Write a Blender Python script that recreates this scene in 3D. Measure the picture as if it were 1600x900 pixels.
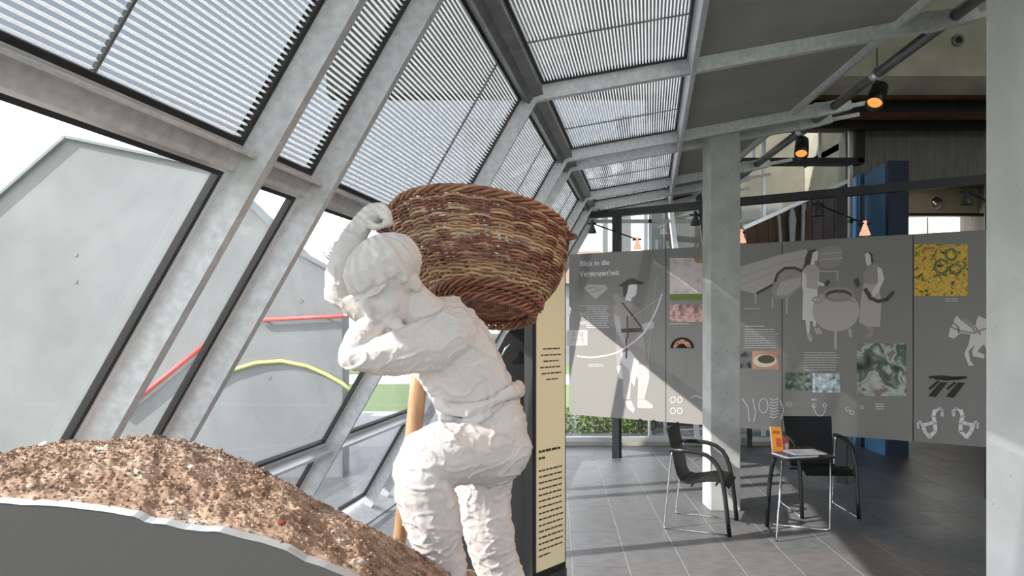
import bpy, bmesh, math, random
from mathutils import Vector, Matrix, noise
random.seed(7)
for o in list(bpy.data.objects): bpy.data.objects.remove(o, do_unlink=True)
SC = bpy.context.scene; COL = SC.collection

# ------------------------------------------------------------------ camera, sky, sun, exposure
F = 1050.0; CZ = 1.65; HY = 505.0          # focal length in px, eye height, horizon row
cam = bpy.data.cameras.new('camera'); camo = bpy.data.objects.new('camera', cam); COL.objects.link(camo)
camo.location = (0, 0, CZ); camo.rotation_euler = (math.pi/2, 0, 0)
cam.sensor_fit = 'HORIZONTAL'; cam.sensor_width = 36; cam.lens = 36*F/1600
cam.shift_y = (HY-450)/1600; cam.clip_start = .02; cam.clip_end = 400
SC.camera = camo
w = bpy.data.worlds.new('sky'); SC.world = w; w.use_nodes = True
nt = w.node_tree; nt.nodes.clear()
out = nt.nodes.new('ShaderNodeOutputWorld'); bg = nt.nodes.new('ShaderNodeBackground')
tc = nt.nodes.new('ShaderNodeTexCoord'); sx = nt.nodes.new('ShaderNodeSeparateXYZ'); rp = nt.nodes.new('ShaderNodeValToRGB')
rp.color_ramp.elements[0].position = .0; rp.color_ramp.elements[0].color = (.93, .95, .98, 1)
rp.color_ramp.elements[1].position = .8; rp.color_ramp.elements[1].color = (.74, .83, .94, 1)
nt.links.new(tc.outputs['Generated'], sx.inputs[0]); nt.links.new(sx.outputs['Z'], rp.inputs[0])
nt.links.new(rp.outputs[0], bg.inputs[0]); nt.links.new(bg.outputs[0], out.inputs[0])
bg.inputs[1].default_value = 1.9
sun = bpy.data.lights.new('sun', 'SUN'); sun.energy = 5.0; sun.angle = math.radians(.8); sun.color = (1, .95, .88)
suno = bpy.data.objects.new('sun', sun); COL.objects.link(suno); suno.location = (-20, -6, 14)
suno.rotation_euler = Vector((.80, .30, -.56)).to_track_quat('-Z', 'Y').to_euler()
SC.view_settings.view_transform = 'Standard'; SC.view_settings.look = 'None'
SC.view_settings.gamma = 1; SC.view_settings.use_curve_mapping = False
SC.view_settings.exposure = 1.05

# ------------------------------------------------------------------ helpers
def P(x, y, D): return Vector(((x-800)*D/F, D, CZ-(y-HY)*D/F))      # where a ray at depth D ends up
def V(*a): return Vector(a)
MATS = {}
def mat(name, col, rough=.6, metal=0, spec=.5, var=0, scale=8, col2=None, bump=0, bscale=60, emit=0, coat=0, stretch=(1, 1, 1), detail=6, ramp=(.35, .65)):
    if name in MATS: return MATS[name]
    m = bpy.data.materials.new(name); m.use_nodes = True; n = m.node_tree.nodes; l = m.node_tree.links
    b = n['Principled BSDF']; b.inputs['Base Color'].default_value = (*col, 1); b.inputs['Roughness'].default_value = rough
    b.inputs['Metallic'].default_value = metal; b.inputs['Specular IOR Level'].default_value = spec
    b.inputs['Coat Weight'].default_value = coat
    if emit: b.inputs['Emission Color'].default_value = (*col, 1); b.inputs['Emission Strength'].default_value = emit
    if var or col2 or bump:
        t = n.new('ShaderNodeTexCoord'); mp = n.new('ShaderNodeMapping'); mp.inputs['Scale'].default_value = stretch
        l.new(t.outputs['Object'], mp.inputs[0])
    if var or col2:
        c2 = col2 or tuple(max(0, c*(1-var)) for c in col)
        z = n.new('ShaderNodeTexNoise'); z.inputs['Scale'].default_value = scale; z.inputs['Detail'].default_value = detail
        r = n.new('ShaderNodeValToRGB'); r.color_ramp.elements[0].position = ramp[0]; r.color_ramp.elements[1].position = ramp[1]
        r.color_ramp.elements[0].color = (*c2, 1); r.color_ramp.elements[1].color = (*col, 1)
        l.new(mp.outputs[0], z.inputs['Vector']); l.new(z.outputs['Fac'], r.inputs[0]); l.new(r.outputs[0], b.inputs['Base Color'])
    if bump:
        z2 = n.new('ShaderNodeTexNoise'); z2.inputs['Scale'].default_value = bscale; z2.inputs['Detail'].default_value = 8
        bp = n.new('ShaderNodeBump'); bp.inputs['Strength'].default_value = bump; bp.inputs['Distance'].default_value = .01
        l.new(mp.outputs[0], z2.inputs['Vector']); l.new(z2.outputs['Fac'], bp.inputs['Height']); l.new(bp.outputs[0], b.inputs['Normal'])
    MATS[name] = m; return m
def ramp_mat(name, stops, scale, rough=.5, kind='noise', detail=8, distort=0):
    m = bpy.data.materials.new(name); m.use_nodes = True; n = m.node_tree.nodes; l = m.node_tree.links
    b = n['Principled BSDF']; b.inputs['Roughness'].default_value = rough
    t = n.new('ShaderNodeTexCoord')
    if kind == 'noise':
        z = n.new('ShaderNodeTexNoise'); z.inputs['Scale'].default_value = scale; z.inputs['Detail'].default_value = detail; z.inputs['Distortion'].default_value = distort; o = z.outputs['Fac']
    else:
        z = n.new('ShaderNodeTexVoronoi'); z.inputs['Scale'].default_value = scale; o = z.outputs['Distance']
    r = n.new('ShaderNodeValToRGB'); cr = r.color_ramp
    while len(cr.elements) < len(stops): cr.elements.new(.5)
    for e, (p, c) in zip(cr.elements, stops): e.position = p; e.color = (*c, 1)
    l.new(t.outputs['Object'], z.inputs['Vector']); l.new(o, r.inputs[0]); l.new(r.outputs[0], b.inputs['Base Color'])
    MATS[name] = m; return m
def glass_mat(name, tint, refl=1.0, rough=.0):
    m = bpy.data.materials.new(name); m.use_nodes = True; n = m.node_tree.nodes; l = m.node_tree.links; n.clear()
    o = n.new('ShaderNodeOutputMaterial'); t = n.new('ShaderNodeBsdfTransparent'); t.inputs[0].default_value = (*tint, 1)
    g = n.new('ShaderNodeBsdfGlossy'); g.inputs['Roughness'].default_value = rough
    lw = n.new('ShaderNodeLayerWeight'); lw.inputs[0].default_value = .5
    fr = n.new('ShaderNodeMath'); fr.operation = 'POWER'; fr.inputs[1].default_value = 4; l.new(lw.outputs['Facing'], fr.inputs[0])
    mu = n.new('ShaderNodeMath'); mu.operation = 'MULTIPLY_ADD'; mu.inputs[1].default_value = .75*refl; mu.inputs[2].default_value = .03*refl
    mx = n.new('ShaderNodeMixShader')
    l.new(fr.outputs[0], mu.inputs[0]); l.new(mu.outputs[0], mx.inputs[0]); l.new(t.outputs[0], mx.inputs[1]); l.new(g.outputs[0], mx.inputs[2]); l.new(mx.outputs[0], o.inputs[0])
    MATS[name] = m; return m
def translucent_mat(name, col, mixf=.5):
    m = bpy.data.materials.new(name); m.use_nodes = True; n = m.node_tree.nodes; l = m.node_tree.links; n.clear()
    o = n.new('ShaderNodeOutputMaterial'); d = n.new('ShaderNodeBsdfDiffuse'); d.inputs[0].default_value = (*col, 1)
    t = n.new('ShaderNodeBsdfTranslucent'); t.inputs[0].default_value = (*col, 1); mx = n.new('ShaderNodeMixShader'); mx.inputs[0].default_value = mixf
    l.new(d.outputs[0], mx.inputs[1]); l.new(t.outputs[0], mx.inputs[2]); l.new(mx.outputs[0], o.inputs[0])
    MATS[name] = m; return m

class MB:
    def __init__(s): s.v = []; s.f = []
    def add(s, vs, fs):
        k = len(s.v); s.v += [tuple(p) for p in vs]; s.f += [tuple(i+k for i in f) for f in fs]; return s
    def hexa(s, a, b):                       # two matching quads -> prism
        n = len(a); vs = list(a)+list(b)
        fs = [tuple(range(n-1, -1, -1)), tuple(range(n, 2*n))]+[(i, (i+1) % n, n+(i+1) % n, n+i) for i in range(n)]
        return s.add(vs, fs)
    def box(s, x0, x1, y0, y1, z0, z1):
        return s.hexa([V(x0, y0, z0), V(x1, y0, z0), V(x1, y1, z0), V(x0, y1, z0)], [V(x0, y0, z1), V(x1, y0, z1), V(x1, y1, z1), V(x0, y1, z1)])
    def obox(s, c, ax, ay, az):              # centre and three half-axis vectors
        c = Vector(c)
        return s.hexa([c-ax-ay-az, c+ax-ay-az, c+ax+ay-az, c-ax+ay-az], [c-ax-ay+az, c+ax-ay+az, c+ax+ay+az, c-ax+ay+az])
    def bar(s, a, b, w, h, up=V(0, 0, 1)):
        a = Vector(a); b = Vector(b); d = (b-a).normalized(); sd = d.cross(up).normalized()*w/2; u = sd.cross(d).normalized()*h/2
        return s.hexa([a-sd-u, a+sd-u, a+sd+u, a-sd+u], [b-sd-u, b+sd-u, b+sd+u, b-sd+u])
    def tube(s, pts, r, n=8, closed=False, flat=None):
        pts = [Vector(p) for p in pts]; N = len(pts); rs = r if isinstance(r, (list, tuple)) else [r]*N
        prev = None; rings = []
        for i, p in enumerate(pts):
            t = (pts[(i+1) % N]-pts[i-1]) if closed else (pts[min(i+1, N-1)]-pts[max(i-1, 0)])
            t.normalize()
            if prev is None: prev = t.orthogonal().normalized()
            u = (prev-t*prev.dot(t)); u = u.normalized() if u.length > 1e-6 else t.orthogonal().normalized(); prev = u; w2 = t.cross(u)
            rings.append([p+(u*math.cos(2*math.pi*k/n)+w2*math.sin(2*math.pi*k/n))*rs[i] for k in range(n)])
        vs = [q for g in rings for q in g]; fs = []
        for i in range(N if closed else N-1):
            j = (i+1) % N
            for k in range(n): fs.append((i*n+k, i*n+(k+1) % n, j*n+(k+1) % n, j*n+k))
        if not closed: fs += [tuple(range(n-1, -1, -1)), tuple(range((N-1)*n, N*n))]
        return s.add(vs, fs)
    def lathe(s, prof, M=Matrix.Identity(4), n=20):       # prof: (r, h) along local z
        vs = []; fs = []
        for r, h in prof:
            for k in range(n): vs.append(M @ V(r*math.cos(2*math.pi*k/n), r*math.sin(2*math.pi*k/n), h))
        for i in range(len(prof)-1):
            for k in range(n): fs.append((i*n+k, i*n+(k+1) % n, (i+1)*n+(k+1) % n, (i+1)*n+k))
        fs += [tuple(range(n-1, -1, -1)), tuple(range((len(prof)-1)*n, len(prof)*n))]
        return s.add(vs, fs)
    def build(s, name, m, parent=None, smooth=False, bevel=0):
        me = bpy.data.meshes.new(name); me.from_pydata(s.v, [], s.f); me.update()
        return link(name, me, m, parent, smooth, bevel)
def link(name, me, m, parent=None, smooth=False, bevel=0):
    bm = bmesh.new(); bm.from_mesh(me); bmesh.ops.recalc_face_normals(bm, faces=bm.faces)
    if bevel: bmesh.ops.bevel(bm, geom=[e for e in bm.edges], offset=bevel, segments=2, affect='EDGES', profile=.6)
    bm.to_mesh(me); bm.free()
    o = bpy.data.objects.new(name, me); COL.objects.link(o)
    if m: me.materials.append(m)
    if smooth:
        me.polygons.foreach_set('use_smooth', [True]*len(me.polygons))
    if parent:
        o.parent = parent; o.matrix_parent_inverse = Matrix.Translation(-parent.location) if parent.type == 'EMPTY' and parent.parent is None else Matrix.Identity(4)
        if parent.type != 'EMPTY': o.matrix_parent_inverse = Matrix.Identity(4)
    return o
def empty(name, loc=(0, 0, 0)):
    o = bpy.data.objects.new(name, None); COL.objects.link(o); o.location = loc; o.empty_display_size = .1; return o
def tag(o, label=None, cat=None, group=None, kind=None):
    if label: o['label'] = label
    if cat: o['category'] = cat
    if group: o['group'] = group
    if kind: o['kind'] = kind
    return o
def struct(o): o['kind'] = 'structure'; return o

# ------------------------------------------------------------------ materials
steel = mat('galvanised_steel', (.64, .64, .66), .45, .3, var=.2, scale=30, bump=.08, bscale=40)
steel_dark = mat('dark_steel', (.20, .20, .205), .45, .5, var=.3, scale=10)
alu = mat('aluminium_bar', (.75, .76, .78), .3, .6)
black = mat('black_gasket', (.012, .012, .013), .5)
blacklac = mat('black_lacquer', (.012, .012, .013), .38)
shellm = mat('black_plywood', (.010, .010, .011), .6, spec=.25)
anthr = mat('anthracite_metal', (.035, .037, .04), .45)
chrome = mat('chrome', (.8, .8, .8), .12, 1)
conc = mat('concrete', (.47, .47, .45), .85, var=.25, scale=5, bump=.15, bscale=90)
conc_light = mat('concrete_light', (.82, .82, .80), .85, var=.14, scale=3, bump=.1, bscale=90)
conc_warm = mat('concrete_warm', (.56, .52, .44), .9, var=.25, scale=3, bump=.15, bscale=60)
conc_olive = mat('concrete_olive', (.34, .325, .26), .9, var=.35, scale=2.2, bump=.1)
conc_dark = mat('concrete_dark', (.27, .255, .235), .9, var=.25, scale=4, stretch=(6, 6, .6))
conc_out = mat('concrete_outdoor', (.26, .265, .27), .9, var=.16, scale=1.6, bump=.1, bscale=40)
panelgrey = mat('ceiling_panel', (.31, .30, .275), .7, var=.12, scale=3)
tilem = mat('slate_tile', (.15, .152, .158), .42, var=.3, scale=9, bump=.12, bscale=40, stretch=(1, 3, 1))
tilem2 = mat('slate_tile_b', (.138, .14, .146), .38, var=.25, scale=7, bump=.12, bscale=40, stretch=(1, 3, 1))
grout = mat('grout', (.42, .42, .41), .9)
plaster = mat('white_plaster', (.63, .592, .582), .7, var=.06, scale=12, bump=.25, bscale=35)
boardm = mat('board_grey', (.245, .232, .220), .55, spec=.3)
glass = glass_mat('clear_glass', (.895, .90, .90), 1.1)
glass_rib = glass_mat('tinted_glass', (.33, .35, .37), .8, .02)
ribm = translucent_mat('rib_white', (.90, .905, .91), .66)
soilm = ramp_mat('soil', [(.28, (.09, .055, .04)), (.42, (.26, .165, .11)), (.56, (.39, .26, .185)), (.72, (.52, .45, .38))], 20, .95, detail=12)
crumbm = mat('soil_crumb', (.30, .20, .145), .95, col2=(.10, .06, .042), scale=25)
wood = mat('oak_post', (.48, .29, .16), .6, col2=(.30, .165, .085), scale=6, stretch=(6, 6, .7))
brownwood = mat('brown_boards', (.27, .12, .075), .7, var=.3, scale=6)
lawn = mat('lawn_green', (.09, .15, .035), .95, col2=(.17, .22, .08), scale=14, bump=.5, bscale=60)
sand = mat('sandy_ground', (.40, .33, .25), .95, var=.25, scale=20)
cream = mat('cream_panel', (.76, .69, .46), .4, spec=.3)
blue = mat('blue_panel', (.09, .24, .46), .5, spec=.3)
navy = mat('navy_panel', (.015, .028, .07), .5)
white = mat('white_paint', (.85, .85, .84), .5)

# ------------------------------------------------------------------ facade geometry: frames stand in planes of constant Y, the wall drifts right with depth
KU, KZ = -.707, 3.05; DRIFT = .205
sv = V(.4926, 0, .870); sn = V(-.870, 0, .4926)      # up the slope, outward
rv = V(.984, 0, .177); rn = V(-.177, 0, .984)        # along the roof, outward
def S(l, D, o=0): return V(KU+DRIFT*D, D, KZ)-sv*l+sn*o
def Rf(r, D, o=0): return V(KU+DRIFT*D, D, KZ)+rv*r+rn*o
def r_at_X(X, D): return (X-(KU+DRIFT*D))/rv.x
TH = .05; WD = .11; LB = 3.44; XEND = 2.42; XT = 2.78
kn = (sn+rn).normalized(); kd = WD/kn.dot(sn)
FR = [-2.6, -1.05, .55, 2.13, 2.56, 4.22, 5.8, 6.15, 7.63, 8.27, 9.0]
GL, TR1, TR2, RG = .10, 1.045, 2.56, 1.0     # glass offset, transoms, roof-glass end

# floor, enclosure
FX0, FX1, FY0, FY1 = -4.2, 8.6, -3.2, 9.5
fl = empty('floor'); struct(fl)
m = MB(); m.box(FX0, FX1, FY0, 12.6, -.2, -.0025); m.build('grout_bed', grout, fl)
ang = math.atan(.0638); tw, tl = .38, .76
ca, sa = math.cos(ang), math.sin(ang)
tiles = [MB().box(0, tw-.006, 0, tl-.006, -.012, 0) for _ in range(1)]
tmeshes = []
for k, mm in enumerate((tilem, tilem2)):
    me = bpy.data.meshes.new('tile'); b = tiles[0]; me.from_pydata(b.v, [], b.f); me.materials.append(mm); me.update(); tmeshes.append(me)
ntile = 0
def tile_in(cx, cy):                         # inside the room and in the part the picture can show
    return 2.9 < cy < 9.35 and cx > KU+DRIFT*cy-1.68 and cx < .80*cy+.7 and cx > -.35*cy
far = MB()
for i in range(-30, 40):
    for j in range(-8, 18):
        lx = i*tw+.12; ly = j*tl+(.38 if i % 2 else 0)+.02
        x = lx*ca+ly*sa; y = -lx*sa+ly*ca
        cx = x+tw/2*ca+tl/2*sa; cy = y-tw/2*sa+tl/2*ca
        if not (FX0+.3 < cx < FX1-.3 and FY0+.4 < cy < 12.2): continue
        if tile_in(cx, cy) and ntile < 300:
            o = bpy.data.objects.new('tile', tmeshes[(i*3+j) % 2]); COL.objects.link(o); o.parent = fl
            o.location = (x, y, 0); o.rotation_euler = (0, 0, -ang); ntile += 1
        else:
            q = [V(x, y, 0), V(x+(tw-.006)*ca, y-(tw-.006)*sa, 0), V(x+(tw-.006)*ca+(tl-.006)*sa, y-(tw-.006)*sa+(tl-.006)*ca, 0), V(x+(tl-.006)*sa, y+(tl-.006)*ca, 0)]
            far.hexa([p-V(0, 0, .012) for p in q], q)
tag(far.build('tile_field', tilem, fl), kind='stuff')

ce = empty('ceiling'); struct(ce)
wl = empty('wall_left'); struct(wl)
wr = MB().box(8.6, 8.8, FY0, 14, -.2, 6.2).build('wall_right', conc_dark); struct(wr)
wb = empty('wall_rear', (2, FY0, 0)); struct(wb)          # unseen hall end behind the viewer, glazing added to let in fill daylight
MB().box(-4.2, 8.8, FY0-.12, FY0, -.2, .15).build('base_rail', conc, wb); MB().box(-4.2, 8.8, FY0-.12, FY0, 5.5, 6.2).build('top_beam', conc, wb)
MB().box(-4.2, 8.8, FY0-.08, FY0-.02, 2.9, 2.96).build('middle_bar', steel, wb)
for i in range(10): MB().box(-4.2+i*1.43, -4.14+i*1.43, FY0-.1, FY0, .15, 5.5).build('mullion', steel, wb)
MB().box(-4.2, 8.8, FY0-.055, FY0-.045, .15, 5.5).build('pane', glass, wb)
MB().box(XT+.2, 8.8, FY0, 7.0, 5.6, 5.8).build('unseen_hall_roof', conc_warm, ce)  # out of view, put in to keep the sky's light out of the hall
MB().box(XEND+.0, XT+.35, FY0, 9.6, 5.5, 5.6).build('unseen_strip_roof', panelgrey, ce)  # unseen too, blocks the sky above the tube purlin
MB().hexa([V(XEND, FY0, 3.72), V(XEND+.03, FY0, 3.72), V(XEND+.03, 9.6, 3.38), V(XEND, 9.6, 3.38)], [V(XEND, FY0, 5.5), V(XEND+.03, FY0, 5.5), V(XEND+.03, 9.6, 5.5), V(XEND, 9.6, 5.5)]).build('added_upstand', conc_warm, ce)  # wall added to close the gap where sun reached the tube

# steel frames
for D in FR:
    m = MB()
    uo = V(KU+DRIFT*D, D, KZ)
    inner = [S(LB, D), V(*uo), Rf(r_at_X(XT+.06, D), D)]
    outer = [S(LB, D, WD), uo+kn*kd, Rf(r_at_X(XT+.06, D), D, WD)]
    for a in (0, 1):
        q = [inner[a], inner[a+1], outer[a+1], outer[a]]
        m.hexa(q, [p+V(0, TH, 0) for p in q])
    ra = m.build('rafter', steel, wl)
    # gusset and tie at the roof end
    g = MB(); a = Rf(r_at_X(XT-.15, D), D-.008, -.006); b = Rf(r_at_X(XT+.16, D), D-.008, .01)
    g.hexa([a, b, b+rn*.07, a+rn*.122], [p+V(0, TH+.016, 0) for p in (a, b, b+rn*.07, a+rn*.122)])
    e = Rf(r_at_X(XT+.42, D), D, .045)
    g.bar(b+V(0, .03, 0)+rn*.03, e+V(0, .03, 0), .02, .035)
    g.build('gusset', steel, wl)
# depth-wise members, bay by bay
def strip(mb, fa, fb, o0, o1, l0, l1, fn):
    mb.hexa([fn(l0, fa, o0), fn(l1, fa, o0), fn(l1, fa, o1), fn(l0, fa, o1)], [fn(l0, fb, o0), fn(l1, fb, o0), fn(l1, fb, o1), fn(l0, fb, o1)])
def pane_frame(parent, a, b, l0, l1, fn, gm, gap=.014):
    if gm is glass:
        g = MB(); strip(g, a+.012, b-.012, GL+.004, GL+.012, l0+.01, l1-.01, fn); g.build('pane', gm, parent)
    al = MB(); bl = MB()
    for (mb, w0, w1, o0, o1) in (((al, .0, .020, GL-.012, GL+.016), (bl, .020, .036, GL-.008, GL+.016)) if gm is glass else ((al, .0, .008, GL-.012, GL+.016), (bl, .008, .026, GL-.012, GL+.016))):
        strip(mb, a+w0, a+w1, o0, o1, l0+w0, l1-w0, fn); strip(mb, b-w1, b-w0, o0, o1, l0+w0, l1-w0, fn)
        strip(mb, a+w1, b-w1, o0, o1, l0+w0, l0+w1, fn); strip(mb, a+w1, b-w1, o0, o1, l1-w1, l1-w0, fn)
    al.build('glazing_bar', alu if gm is glass else steel, parent); bl.build('gasket', black, parent)
def ribs(parent, a, b, l0, l1, fn, pitch=.0195):
    g = MB(); p = MB(); n = int(round((l1-l0)/pitch)); pitch = (l1-l0)/n
    for k in range(n):
        c = l0+(k+.5)*pitch; hw = pitch*.21
        q = lambda D: [fn(c-hw, D, GL+.010), fn(c+hw, D, GL+.010), fn(c+hw, D, GL+.002), fn(c, D, GL-.006), fn(c-hw, D, GL+.002)]
        g.hexa(q(a), q(b))
        strip(p, a, b, GL+.003, GL+.008, c+hw, c+pitch-hw, fn)
    p.build('pane', glass_rib, parent)
    return g.build('rib_sheet', ribm, parent)
wi = 0
for a0, b0 in zip(FR[:-1], FR[1:]):
    a = a0+TH; b = b0
    wi += 1; win = empty('window_%d' % wi); struct(win)
    pane_frame(win, a, b, .035, TR1-.02, S, glass_rib); ribs(win, a+.022, b-.022, .06, TR1-.044, S)
    pane_frame(win, a, b, TR1+.05, TR2-.02, S, glass)
    pane_frame(win, a, b, TR2+.03, LB-.06, S, glass)
    pane_frame(win, a, b, .04, RG-.02, Rf, glass_rib); ribs(win, a+.022, b-.022, .062, RG-.044, Rf)
    if b-a > 1:                               # butt joint of the two ribbed sheets
        mid = a+(b-a)*.62
        g = MB(); strip(g, mid-.004, mid+.004, GL-.008, GL+.002, .05, TR1-.04, S); strip(g, mid-.004, mid+.004, GL-.008, GL+.002, .05, RG-.03, Rf); g.build('sheet_joint', steel_dark, win)
    t = MB(); strip(t, a, b, .075, .112, TR1-.022, TR1+.056, S); strip(t, a-.035, b+.0, .035, .11, TR1-.022, TR1-.012, S); t.build('transom', steel, wl)
    t = MB(); strip(t, a, b, .085, .112, TR2-.022, TR2+.034, S); strip(t, a-.02, b, .03, .11, TR2-.012, TR2+.012, S); t.build('transom', alu, wl)
    # knee purlin, roof purlins
    kp = lambda D: [S(.045, D, .03), S(-.005, D, .03), Rf(.045, D, .03), Rf(.045, D, .14), V(KU+DRIFT*D, D, KZ)+kn*.16, S(.045, D, .14)]
    MB().hexa(kp(a0), kp(b0)).build('knee_purlin', steel_dark, wl)
    t = MB(); strip(t, a-.03, b, -.012, .11, RG-.02, RG+.012, Rf); strip(t, a-.0, b, .085, .12, RG+.012, RG+.05, Rf); t.build('roof_purlin', steel, ce)
    def q4(D0, D1, x0f, x1f, o0, o1): 
        A = [Rf(x0f(D0), D0, o0), Rf(x1f(D0), D0, o0), Rf(x1f(D1), D1, o0), Rf(x0f(D1), D1, o0)]
        B = [Rf(x0f(D0), D0, o1), Rf(x1f(D0), D0, o1), Rf(x1f(D1), D1, o1), Rf(x0f(D1), D1, o1)]
        return MB().hexa(A, B)
    if r_at_X(XEND, b) > RG+.1:
        q4(a+.006, b-.006, lambda D: RG+.016, lambda D: r_at_X(XEND-.01, D), .085, .125).build('ceiling_panel', panelgrey, ce)
    q4(a, b, lambda D: r_at_X(XEND, D), lambda D: r_at_X(XEND+.03, D), .04, .125).build('edge_purlin', steel, ce)
    # tube purlin
    za = Rf(r_at_X(XT, a), a).z+.06; zb = Rf(r_at_X(XT, b), b).z+.06
    MB().tube([(XT, a-.02, za), (XT, b+.01, zb)], .038, 14).build('tube_purlin', steel_dark, ce, True)
# sill
m = MB()
m.hexa([S(LB, FR[0], o) + V(0, 0, dz) for o, dz in ((-.10, 0), (.14, 0))] + [S(LB, FR[0], o)+V(0, 0, -.06) for o in (.14, -.10)],
       [S(LB, 9.04, o) + V(0, 0, dz) for o, dz in ((-.10, 0), (.14, 0))] + [S(LB, 9.04, o)+V(0, 0, -.06) for o in (.14, -.10)])
struct(m.build('baseboard_left', steel))

# far glazed wall
FW = 9.05
xl = S(LB, FW).x-.1
fwp = empty('wall_far', (0, FW, 0)); struct(fwp)
MB().box(xl, 4.6, FW, FW+.1, 0, .055).build('base_rail', conc_warm, fwp)
MB().box(xl, 4.6, FW+.0, FW+.06, .055, .115).build('bottom_bar', alu, fwp)
MB().box(xl, 4.6, FW, FW+.06, 3.0, 3.05).build('middle_bar', steel, fwp)
for x in (-.4, 1.86, 2.62, 3.4, 4.57): MB().box(x-.02, x+.02, FW, FW+.06, .13, 4.4).build('mullion', alu, fwp)
m = MB(); a = P(1046, 312, FW-.05); b = P(1057, 392, FW-.05); b2 = a+(b-a)*4.0
m.bar(a, V(b2.x, b2.y, .1), .06, .08, V(0, 1, 0)); m.build('raking_post', alu, fwp)
m = MB(); a = P(1091, 300, FW-.06); b = P(1103, 392, FW-.06); m.bar(a, a+(b-a)*3.6, .07, .05, V(0, 1, 0)); m.bar(P(1046, 312, FW-.06), a, .05, .07, V(0, 1, 0)); m.build('dark_raking_frame', anthr, fwp)
MB().box(xl, 4.6, FW+.02, FW+.03, .115, 4.4).build('pane', glass, fwp)
for x in (1157+20, 1280, 1327): MB().box(P(x, 0, FW).x-.015, P(x, 0, FW).x+.015, FW-.03, FW, 3.85, 4.5).build('upper_bar', alu, fwp)
MB().box(P(1150, 0, FW).x, P(1345, 0, FW).x, FW-.08, FW+.08, 3.78, 3.86).build('floor_edge', black, fwp)
MB().box(P(1336, 0, FW).x, P(1347, 0, FW).x, FW-.08, FW+.08, 3.8, 5.0).build('corner_post', black, fwp)
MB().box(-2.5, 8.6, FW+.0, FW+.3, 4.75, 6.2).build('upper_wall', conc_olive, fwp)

# right-hand hall
hb = MB(); hb.box(3.35, 8.6, 7.0, 7.5, 4.33, 5.8); hb.box(3.35, 8.6, 6.93, 7.5, 4.2, 4.33)
tag(hb.build('concrete_beam', conc_warm), 'board-marked concrete beam with a round tie hole above the exhibition hall', 'beam')
hole = MB(); c = P(1497, 63, 6.985); hole.lathe([(.062, -.01), (.062, .012), (.05, .02), (.042, .012)], Matrix.Translation(c) @ Matrix.Rotation(math.pi/2, 4, 'X'), 20)
hole.build('tie_hole', conc_dark, bpy.data.objects['concrete_beam'], True)
mm = MB(); mm.lathe([(.036, -.002), (.036, .016)], Matrix.Translation(c) @ Matrix.Rotation(math.pi/2, 4, 'X'), 16); mm.build('hole_plug', black, bpy.data.objects['concrete_beam'])
for i in range(9):
    MB().box(3.3+i*.6, 3.3+i*.6+.59, 7.5, 9.4, 4.31, 4.36).build('ceiling_board', brownwood, ce)
for y in (8.0, 8.8): MB().box(3.3, 8.6, y, y+.12, 4.2, 4.31).build('ceiling_joist', black, ce)
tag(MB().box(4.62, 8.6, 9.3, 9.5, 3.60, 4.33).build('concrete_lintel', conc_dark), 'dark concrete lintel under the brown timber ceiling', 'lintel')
# back room
br = empty('wall_back', (6, 13, 0)); struct(br)
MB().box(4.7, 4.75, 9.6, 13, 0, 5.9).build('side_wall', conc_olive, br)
MB().box(4.7, 9.2, 13.0, 13.2, 0, 2.45).build('lower_wall', conc_warm, br)
MB().box(4.7, 9.2, 13.0, 13.2, 3.0+.5, 4.6).build('upper_wall', conc_warm, br)
MB().box(4.7, 9.2, 12.98, 13.2, 3.52, 3.9).build('lintel', conc_warm, br)
MB().box(4.7, 9.2, 11.9, 12.0, 3.55, 3.6).build('ceiling_edge', black, br)
cw = mat('lit_blind', (.95, .9, .82), .8, emit=.9)
pts0 = P(1424, 340, 12.9); pts1 = P(1515, 372, 12.9)
lw = empty('window_20', (7, 12.9, 2.5)); struct(lw)
MB().box(pts0.x-.3, pts1.x, 12.9, 12.92, 2.3, pts0.z).build('blind', cw, lw)
MB().box(pts1.x, pts1.x+.3, 12.86, 12.95, 2.3, pts0.z+.02).build('red_door_frame', mat('red_brown', (.25, .06, .03), .5), lw)
MB().box(P(1448, 0, 12.9).x, P(1448, 0, 12.9).x+.02, 12.88, 12.9, 2.3, pts0.z).build('blind_seam', conc_warm, lw)
MB().box(4.7, 9.2, 12.4, 12.6, pts0.z, P(0, 296, 12.5).z).build('room_wall', mat('concrete_beige', (.45, .40, .33), .9, var=.15, scale=2), br)
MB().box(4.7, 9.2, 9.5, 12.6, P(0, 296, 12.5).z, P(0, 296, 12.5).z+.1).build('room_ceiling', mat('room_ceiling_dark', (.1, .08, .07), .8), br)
tubem = mat('tube_light_glow', (1, .86, .66), .4, emit=4)
for i, (x0, y0, x1, y1) in enumerate(((1422, 291, 1458, 277), (1436, 292, 1470, 279))):
    zc = P(0, 296, 12.5).z-.05
    def onc(x, y): D = (zc-CZ)*F/(HY-y); return P(x, y, D)
    L = MB().bar(onc(x0, y0), onc(x1, y1), .06 if i == 0 else .035, .03)
    tag(L.build('tube_light', tubem), 'glowing ceiling tube light in the back room, the %s one' % ('wider' if i == 0 else 'narrower'), 'light')
mir = empty('convex_mirror', P(1463, 317, 12.35)); tag(mir, 'round silver convex mirror on beige concrete wall above the bright blind', 'mirror')
MB().lathe([(.11, 0), (.105, .03), (.08, .055), (.04, .068), (.004, .072)], Matrix.Translation(P(1463, 317, 12.38)) @ Matrix.Rotation(math.pi/2, 4, 'X'), 24).build('dome', chrome, mir, True)
MB().lathe([(.125, 0), (.125, .02), (.11, .02)], Matrix.Translation(P(1463, 317, 12.4)) @ Matrix.Rotation(math.pi/2, 4, 'X'), 24).build('ring', alu, mir)
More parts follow.
